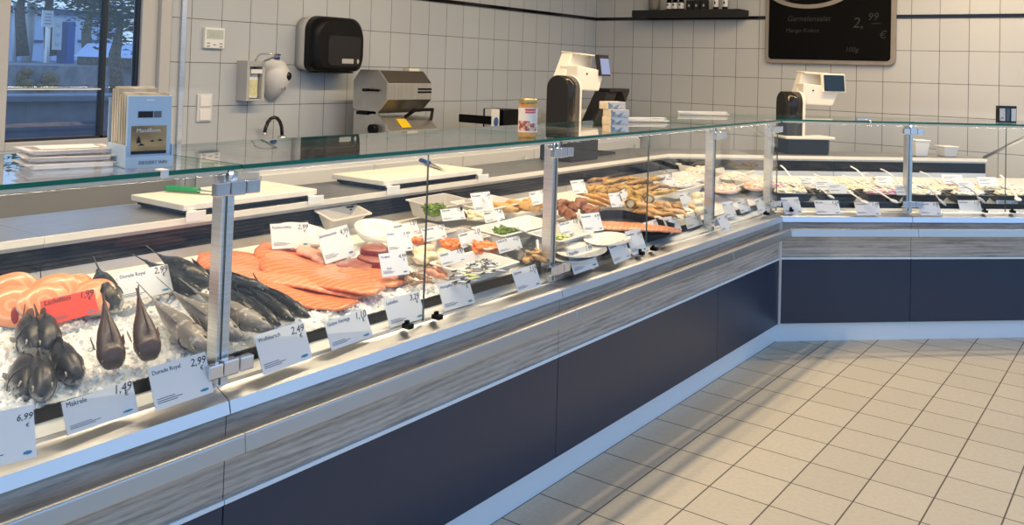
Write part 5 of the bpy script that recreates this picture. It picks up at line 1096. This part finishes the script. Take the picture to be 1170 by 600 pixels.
def spoon(p0, p1, r, label, group='serving spoons', mtl='white', name='serving_spoon', R=None):
    a, b = V3(p0), V3(p1); t = thing(name, label, 'spoon', a, group); d = (b-a); s = d.cross(V3((0, 0, 1))).normalized(); u = s.cross(d).normalized()
    m = MB(); m.loft([[a+d*f+u*(.012*math.sin(f*PI))+s*(r*w*math.cos(k*PI/4))+u*(r*.45*math.sin(k*PI/4)) for k in range(8)] for f, w in ((0, .7), (.05, 1.1), (.3, .9), (.7, .8), (.96, 1.1), (1, .6))]); m.build('handle', mtl, t)
    m = MB(); m.ell(a-d.normalized()*r*2.5, (r*3.4, r*2.4, r*.9), frame3(d, (0, 0, 1))); m.build('bowl', mtl, t); return t
spoon(dk(574, 262, .055), dk(549, 222, .16), .006, 'white spoon handle standing up from the green herb salad to the tall price card'); spoon(dk(606, 270, .045), dk(578, 259, .085), .006, 'white spoon lying flat across the herb salad tray')
# white oval plates by the second post
MT['whiteplate'] = mat('white_plate', (.80, .79, .75), .25)
for i, (px, py, h, lb) in enumerate(((654, 294, .012, 'lower white oval plate at the front, right of the second post'), (664, 289, .026, 'middle white oval plate right of the second post'), (694, 276, .03, 'white oval plate nearest the smoked salmon side'))):
    t = thing('oval_plate', lb, 'plate', (0, 0, 0), 'white oval plates'); m = MB(); m.lathe([(.6, 0), (.95, .010), (1, .013), (.97, .014), (.6, .005), (.0001, .005)], (0, 0, 0), 36, sx=.085, sy=.15); m.build('plate_body', 'whiteplate', t); place(t, dk(px, py, h), Matrix.Rotation(.1, 3, 'Z') @ TL)
# golden breaded fillets
MT['golden'] = nmat('golden_breading', (.58, .30, .08), (.78, .50, .20), 40, .5, bump=.4); MT['brownfish'] = nmat('browned_fish_cake', (.20, .07, .03), (.38, .15, .06), 40, .45, bump=.3); MT['goldsmoke'] = nmat('golden_smoked_skin', (.18, .08, .012), (.55, .33, .08), 34, .35, coat=.1, lo=.38, hi=.6, bump=.4); MT['brownsmoke'] = nmat('brown_smoked_skin', (.09, .04, .015), (.44, .23, .07), 34, .35, coat=.1, lo=.38, hi=.6, bump=.4); MT['strips'] = nmat('orange_smoked_strips', (.46, .19, .025), (.70, .38, .09), 30, .3, coat=.3)
tray_quad(600, 243, .012, .17, .40, .035, 'melamine', 'white tray of golden breaded fillets', .05)
for i in range(9):
    px = 566+i*7.2+(i % 2)*3; py = 236-i*.7+(i % 3)*2.0
    m = MB(); m.ell((0, 0, 0), (.055, .024, .020), None, 0, 14, 8, .4, i); o = m.build('breaded_fillet', 'golden'); tag(o, 'golden breaded fish fillet in the row left of the second post', 'fish fillet', 'golden breaded fillets'); place(o, dk(px, py, .055+.012*(i % 2)), Rt(.1, .2, .5+.2*(i % 3)))
# browned fish cakes right of the post
for i, (px, py, h) in enumerate(((642, 233, .07), (644, 241, .05), (655, 236, .065), (664, 232, .08), (669, 239, .06), (651, 246, .045), (676, 241, .055))):
    m = MB(); m.ell((0, 0, 0), (.026, .066, .022), None, 0, 16, 10, .55, i); o = m.build('fish_cake', 'brownfish'); tag(o, 'browned sausage-shaped fish cake right of the second post', 'fish cake', 'browned fish cakes'); place(o, dk(px, py, h), Rt(0, .1, .2+.3*(i % 3)))
# smoked strips, rolls and fish
for i in range(12):
    px = 668+(i % 6)*5.5; py = 224+(i//6)*6+(i % 3); a = dk(px-10, py-3, .09-.015*(i//6)); b = dk(px+14, py+4, .08-.015*(i//6))
    m = MB(); m.tube([a, (a+b)/2+V3((0, 0, .008)), b], [.006, .010, .006], 8); tag(m.build('smoked_strip', 'strips', base=a), 'orange smoked fish strip in the pile behind the fish cakes', 'fish strip', 'orange smoked strips')
def roll(px, py, h, r, L, rz, i, label='golden smoked fish roll with an open curled end'):
    t = thing('smoked_roll', label, 'fish roll', (0, 0, 0), 'golden smoked rolls'); m = MB(); n = 16
    m.loft([[V3((k*math.cos(q*2*PI/n), x, k*math.sin(q*2*PI/n))) for q in range(n)] for k, x in ((r*.62, -L/2+.004), (r*.7, -L/2), (r, -L/2+.004), (r*1.03, 0), (r*.9, L/2-.006), (r*.5, L/2))], caps=False); m.build('skin', 'goldsmoke', t)
    m = MB(); m.lathe([(r*.66, 0), (.0001, .004)], (0, 0, 0), 14); o = m.build('filling', 'beige', t)
    for v in o.data.vertices: v.co = V3((v.co.x, -L/2+.006+v.co.z, v.co.y))
    place(t, dk(px, py, h), Rt(.15, 0, rz))
for i, (px, py, h) in enumerate(((677, 217, .085), (687, 219, .085), (700, 216, .09), (720, 230, .07), (731, 222, .085), (716, 222, .085), (727, 231, .065), (741, 225, .075))): roll(px, py, h, .028, .085, -.35+.3*(i % 4), i)
def longfish(a, b, r, mtl, label, group, name, i=0, bow=.012):
    m = MB(); d = (b-a); s = d.cross(V3((0, 0, 1))).normalized(); u = s.cross(d).normalized(); rings = []
    for f, w in ((0, .25), (.06, .7), (.2, 1), (.5, .95), (.75, .65), (.9, .3), (.93, .22)):
        rings.append([a+d*f+u*(bow*math.sin(f*PI))+s*(r*w*(1+.25*math.sin(f*13+i*2+k))*math.cos(k*PI/5)+.016*math.sin(f*5+i*1.7))+u*(r*.7*w*math.sin(k*PI/5)+.006*math.sin(f*9+i)) for k in range(10)])
    m.loft(rings); e = a+d*.92; m.prism([e, a+d*1.02+s*r*.9, a+d*.98, a+d*1.02-s*r*.9], [p+u*.003 for p in (e, a+d*1.02+s*r*.9, a+d*.98, a+d*1.02-s*r*.9)])
    tag(m.build(name, mtl, base=a), label, 'smoked fish', group)
GS = 'golden smoked fish'
for i in range(15):
    px = 684+(i % 5)*15+(i//5)*6; py = 206+(i//5)*7+(i % 2)*2; h = .115-.022*(i//5)
    longfish(dk(px-14, py+3, h), dk(px+20, py-1, h+.01), .02, 'goldsmoke' if i % 3 else 'brownsmoke', 'golden smoked fish in the heap at the far back' if i % 3 else 'brownish smoked fish in the heap at the far back', GS if i % 3 else 'brownish smoked fish', 'smoked_fish', i)
for i in range(9):
    px = 735+(i % 5)*12; py = 236+(i//5)*8+(i % 2)*2; h = .055-.012*(i//5)
    longfish(dk(px-12, py-3, h), dk(px+15, py+4, h), .022, 'brownsmoke' if i % 2 else 'smoked', ('dark' if i % 2 else 'tan')+' smoked fish in the flat row left of the third post', ('dark' if i % 2 else 'tan')+' smoked fish in the flat row', 'smoked_fish', i)
for i, (px, py) in enumerate(((797, 224), (802, 231), (796, 233), (806, 225), (800, 241))):
    m = MB(); m.ell((0, 0, 0), (.03, .035, .024), None, 0, 12, 8, .4, i); o = m.build('fish_ball', 'palefish'); tag(o, 'golden yellow fish ball left of the third post', 'fish ball', 'golden fish balls'); place(o, dk(px, py, .05-.008*(i % 2)))
# smoked salmon side in its dark curved tray
t = thing('slate_platter', 'dark raised platter edge behind the smoked salmon side', 'platter', (0, 0, 0)); m = MB()
A = [dk(672, 247, .035), dk(690, 243, .04), dk(712, 243, .04), dk(740, 250, .035), dk(768, 258, .02)]
m.loft([[p+V3((0, 0, -.03)), p+V3((.012, 0, -.03)), p+V3((.012, 0, .012)), p+V3((0, 0, .012))] for p in A], 0, False); m.build('raised_edge', 'blackmat', t)
m = MB(); m.prism([p+V3((0, 0, -.03)) for p in A]+[dk(765, 268, .004), dk(700, 272, .004), dk(668, 268, .004)], [p+V3((0, 0, -.024)) for p in A]+[dk(765, 268, .010), dk(700, 272, .010), dk(668, 268, .010)]); m.build('plate', 'blackmat', t)
h = dk(668, 257, .03); q = dk(772, 262, .02); lay(fillet((h-q).length, .21, .022, 'salmonlight', 'pale smoked salmon side on the dark platter', 'fish fillet', 'smoked salmon', 'smoked_salmon_side', 5, taper=.7, wav=.002), h, q)
# white bins at the far end of the long run
for px, py, ld, lu, h, lb in ((783, 212, .2, .42, .05, 'large white bin of cream salad before the third post'), (776, 222, .14, .36, .05, 'white bin in front of the large one, left of the third post'), (830, 216, .2, .36, .045, 'white tray of pinkish shrimps, right of the third post'), (866, 214, .2, .36, .045, 'white tray of pink prawn salad left of the corner post'), (835, 203, .16, .40, .045, 'white tray at the back between the third post and the corner'), (800, 196, .16, .42, .05, 'white tray at the back above the large white bin')):
    tray_quad(px, py, .012, ld, lu, h, 'melamine', lb, .03)
MT['shrimp'] = nmat('shrimp_pink', (.85, .50, .36), (.88, .68, .55), 40, .35); MT['creamy'] = nmat('creamy_salad', (.84, .78, .66), (.88, .85, .78), 30, .35)
for px, py, ld, lu, mts, lb, nm in ((781, 209, .15, .36, ['creamy'], 'cream salad in the large white bin before the third post', 'cream_salad'), (828, 216, .15, .30, ['shrimp', 'creamy'], 'pinkish shrimps heaped right of the third post', 'shrimp_salad'), (866, 213, .15, .30, ['shrimp', 'creamy'], 'pink prawn salad left of the corner post', 'prawn_salad'), (838, 202, .12, .34, ['creamy'], 'pale salad at the back right of the third post', 'pale_salad'), (800, 195, .12, .36, ['creamy', 'beige'], 'pale salad at the back above the large white bin', 'pale_salad')):
    mound(dk(px, py, .052), ld, lu, .018, mts, lb, nm, 'salad', TL, 70, .011, int(px))
spoon(dk(880, 214, .05), dk(836, 197, .12), .008, 'white spoon handle left of the corner post'); spoon(dk(774, 206, .05), dk(752, 195, .10), .004, 'thin wire spoon handle above the smoked fish', mtl='chrome')

# ================================================================== goods in the short counter
RD = Matrix((-DV, DD, V3((0, 0, 1)))).transposed() @ Matrix.Rotation(.09, 3, 'Y')
def ds(u, d, h): return PD(u, d, deckz(d)+h)
MT['purple'] = nmat('beetroot_purple', (.50, .20, .38), (.68, .40, .56), 40, .35); MT['eggy'] = nmat('yellow_egg_salad', (.80, .74, .52), (.86, .82, .66), 40, .35)
fills = [['eggy', 'creamy'], ['creamy'], ['purple', 'creamy'], ['creamy', 'beige'], ['beige'], ['creamy'], ['eggy', 'beige']]
names = ['egg salad', 'cream salad', 'purple beetroot salad', 'pale fish salad', 'beige potato salad', 'white herring salad', 'yellow curry salad']
nth = ['first', 'second', 'third', 'fourth', 'fifth', 'sixth', 'seventh']
for r, (d, rowl, h) in enumerate(((.195, 'front row', .045), (.355, 'middle row', .036), (.51, 'back row', .032))):
    for i in range(7):
        u = .02+.285*i+(.0, -.05, -.12)[r]+.13
        mt = 'trayblack' if r == 0 else 'melamine'
        tray(ds(u, d, -.004), .130, .235, h, mt, f'{"black" if r == 0 else "white"} salad tray, {nth[i]} from the corner in the {rowl} of the short counter', RD, group=f'salad trays, {rowl}')
        k = (i+2*r) % 7; k = (0, 5, 2, 3, 1, 4, 6)[i] if r == 0 else k
        mound(ds(u, d, h-.006), .112, .21, .014, fills[k], f'{names[k]} in the {nth[i]} tray from the corner in the {rowl} of the short counter', 'salad', 'salad', RD, 60, .011, 50+r*10+i)
SP = [((905, 206), (892, 189), 'from the tray next to the corner post'), ((945, 222), (913, 203), 'crossing the second row near the corner'), ((985, 229), (930, 199), 'lying long across the front trays'), ((1018, 228), (962, 200), 'broad and long in the middle of the trays'), ((991, 207), (972, 190), 'standing steep in the back row before the chalkboard side'), ((1000, 205), (986, 198), 'short beside the steep one in the back row'), ((1026, 208), (1006, 193), 'standing above the purple salad'), ((1075, 211), (1051, 196), 'standing right of the post'), ((1073, 228), (1054, 212), 'low in the front row right of the post'), ((1118, 226), (1100, 212), 'low before the slanting stay'), ((1162, 226), (1143, 200), 'tall at the right end of the salads'), ((1098, 214), (1080, 207), 'flat in the middle row right of the post')]
for a, b, lb in SP: spoon(deckd(*a, .04), deckd(*b, .11), .0085, 'white spoon handle '+lb)
GD = 'price cards along the front glass of the short counter'
fd = lambda px, py: at_z(px, py, .716)
for q, lb, tt, pr in ((((930, 229), (957, 229), (961, 245), (933, 245)), 'cream price card second from the corner on the salad counter', 'Eiersalat', ('1,29', '€')), (((975, 231), (1002, 231), (1007, 246), (979, 246)), 'cream price card in front of the black trays left of the post', 'Heringssalat', ('1,49', '€')), (((1050, 231), (1074, 231), (1076, 246), (1052, 246)), 'price card just right of the metal post of the salad counter', 'Kartoffelsalat', ('0,99', '€')), (((1098, 229), (1124, 229), (1123, 244), (1098, 244)), 'price card between the post and the glass joint of the salad counter', 'Fleischsalat', ('1,19', '€')), (((1140, 229), (1164, 229), (1166, 243), (1142, 243)), 'price card right of the glass joint at the end of the salad counter', 'Krabbensalat', ('2,49', '€')), (((895, 226), (915, 225), (917, 244), (897, 245)), 'bluish price card next to the corner post on the salad counter', 'Shrimps', ('2,29', '€'))):
    card(q, fd, .60, lb, tt, pr, group=GD)
GB = 'price cards standing among the salads'
for px, py, w_, lb in ((925, 209, .10, 'pale price card in the back row nearest the corner'), (943, 213, .11, 'pale price card in the back row before the chalkboard, left one'), (958, 217, .11, 'pale price card leaning in the middle row beside the long spoons'), (1012, 208, .10, 'pale price card behind the purple salad'), (1033, 219, .09, 'bluish price card above the purple salad'), (1090, 206, .14, 'pale price card in the back row right of the post'), (1105, 214, .10, 'pale price card in the middle row before the slanting stay'), (1130, 209, .13, 'pale price card in the back row under the slanting stay')):
    b = deckd(px, py+4, .06); hw = DD*(w_/2)
    c = V3(b); t = thing('price_card', lb, 'price card', c, GB); up = (V3((0, 0, 1))+DV*.5).normalized(); n = DD.cross(up); R = Matrix((DD, up, n)).transposed()
    m = MB(); m.box(c+up*.03, (w_, .06, .0014), R); m.build('card', 'card', t)
    m = MB(); m.box(c+up*.029-n*.0015, (w_+.005, .066, .0014), R); m.build('holder', 'holder', t)
    m = MB()
    for k, x1 in ((.045, .6), (.036, .4), (.018, .5)): m.box(c+up*k+n*.0009-DD*(w_*.42-w_*x1/2), (w_*x1, .0025, .0004), R)
    m.build('fine_print', 'inkgrey', t)
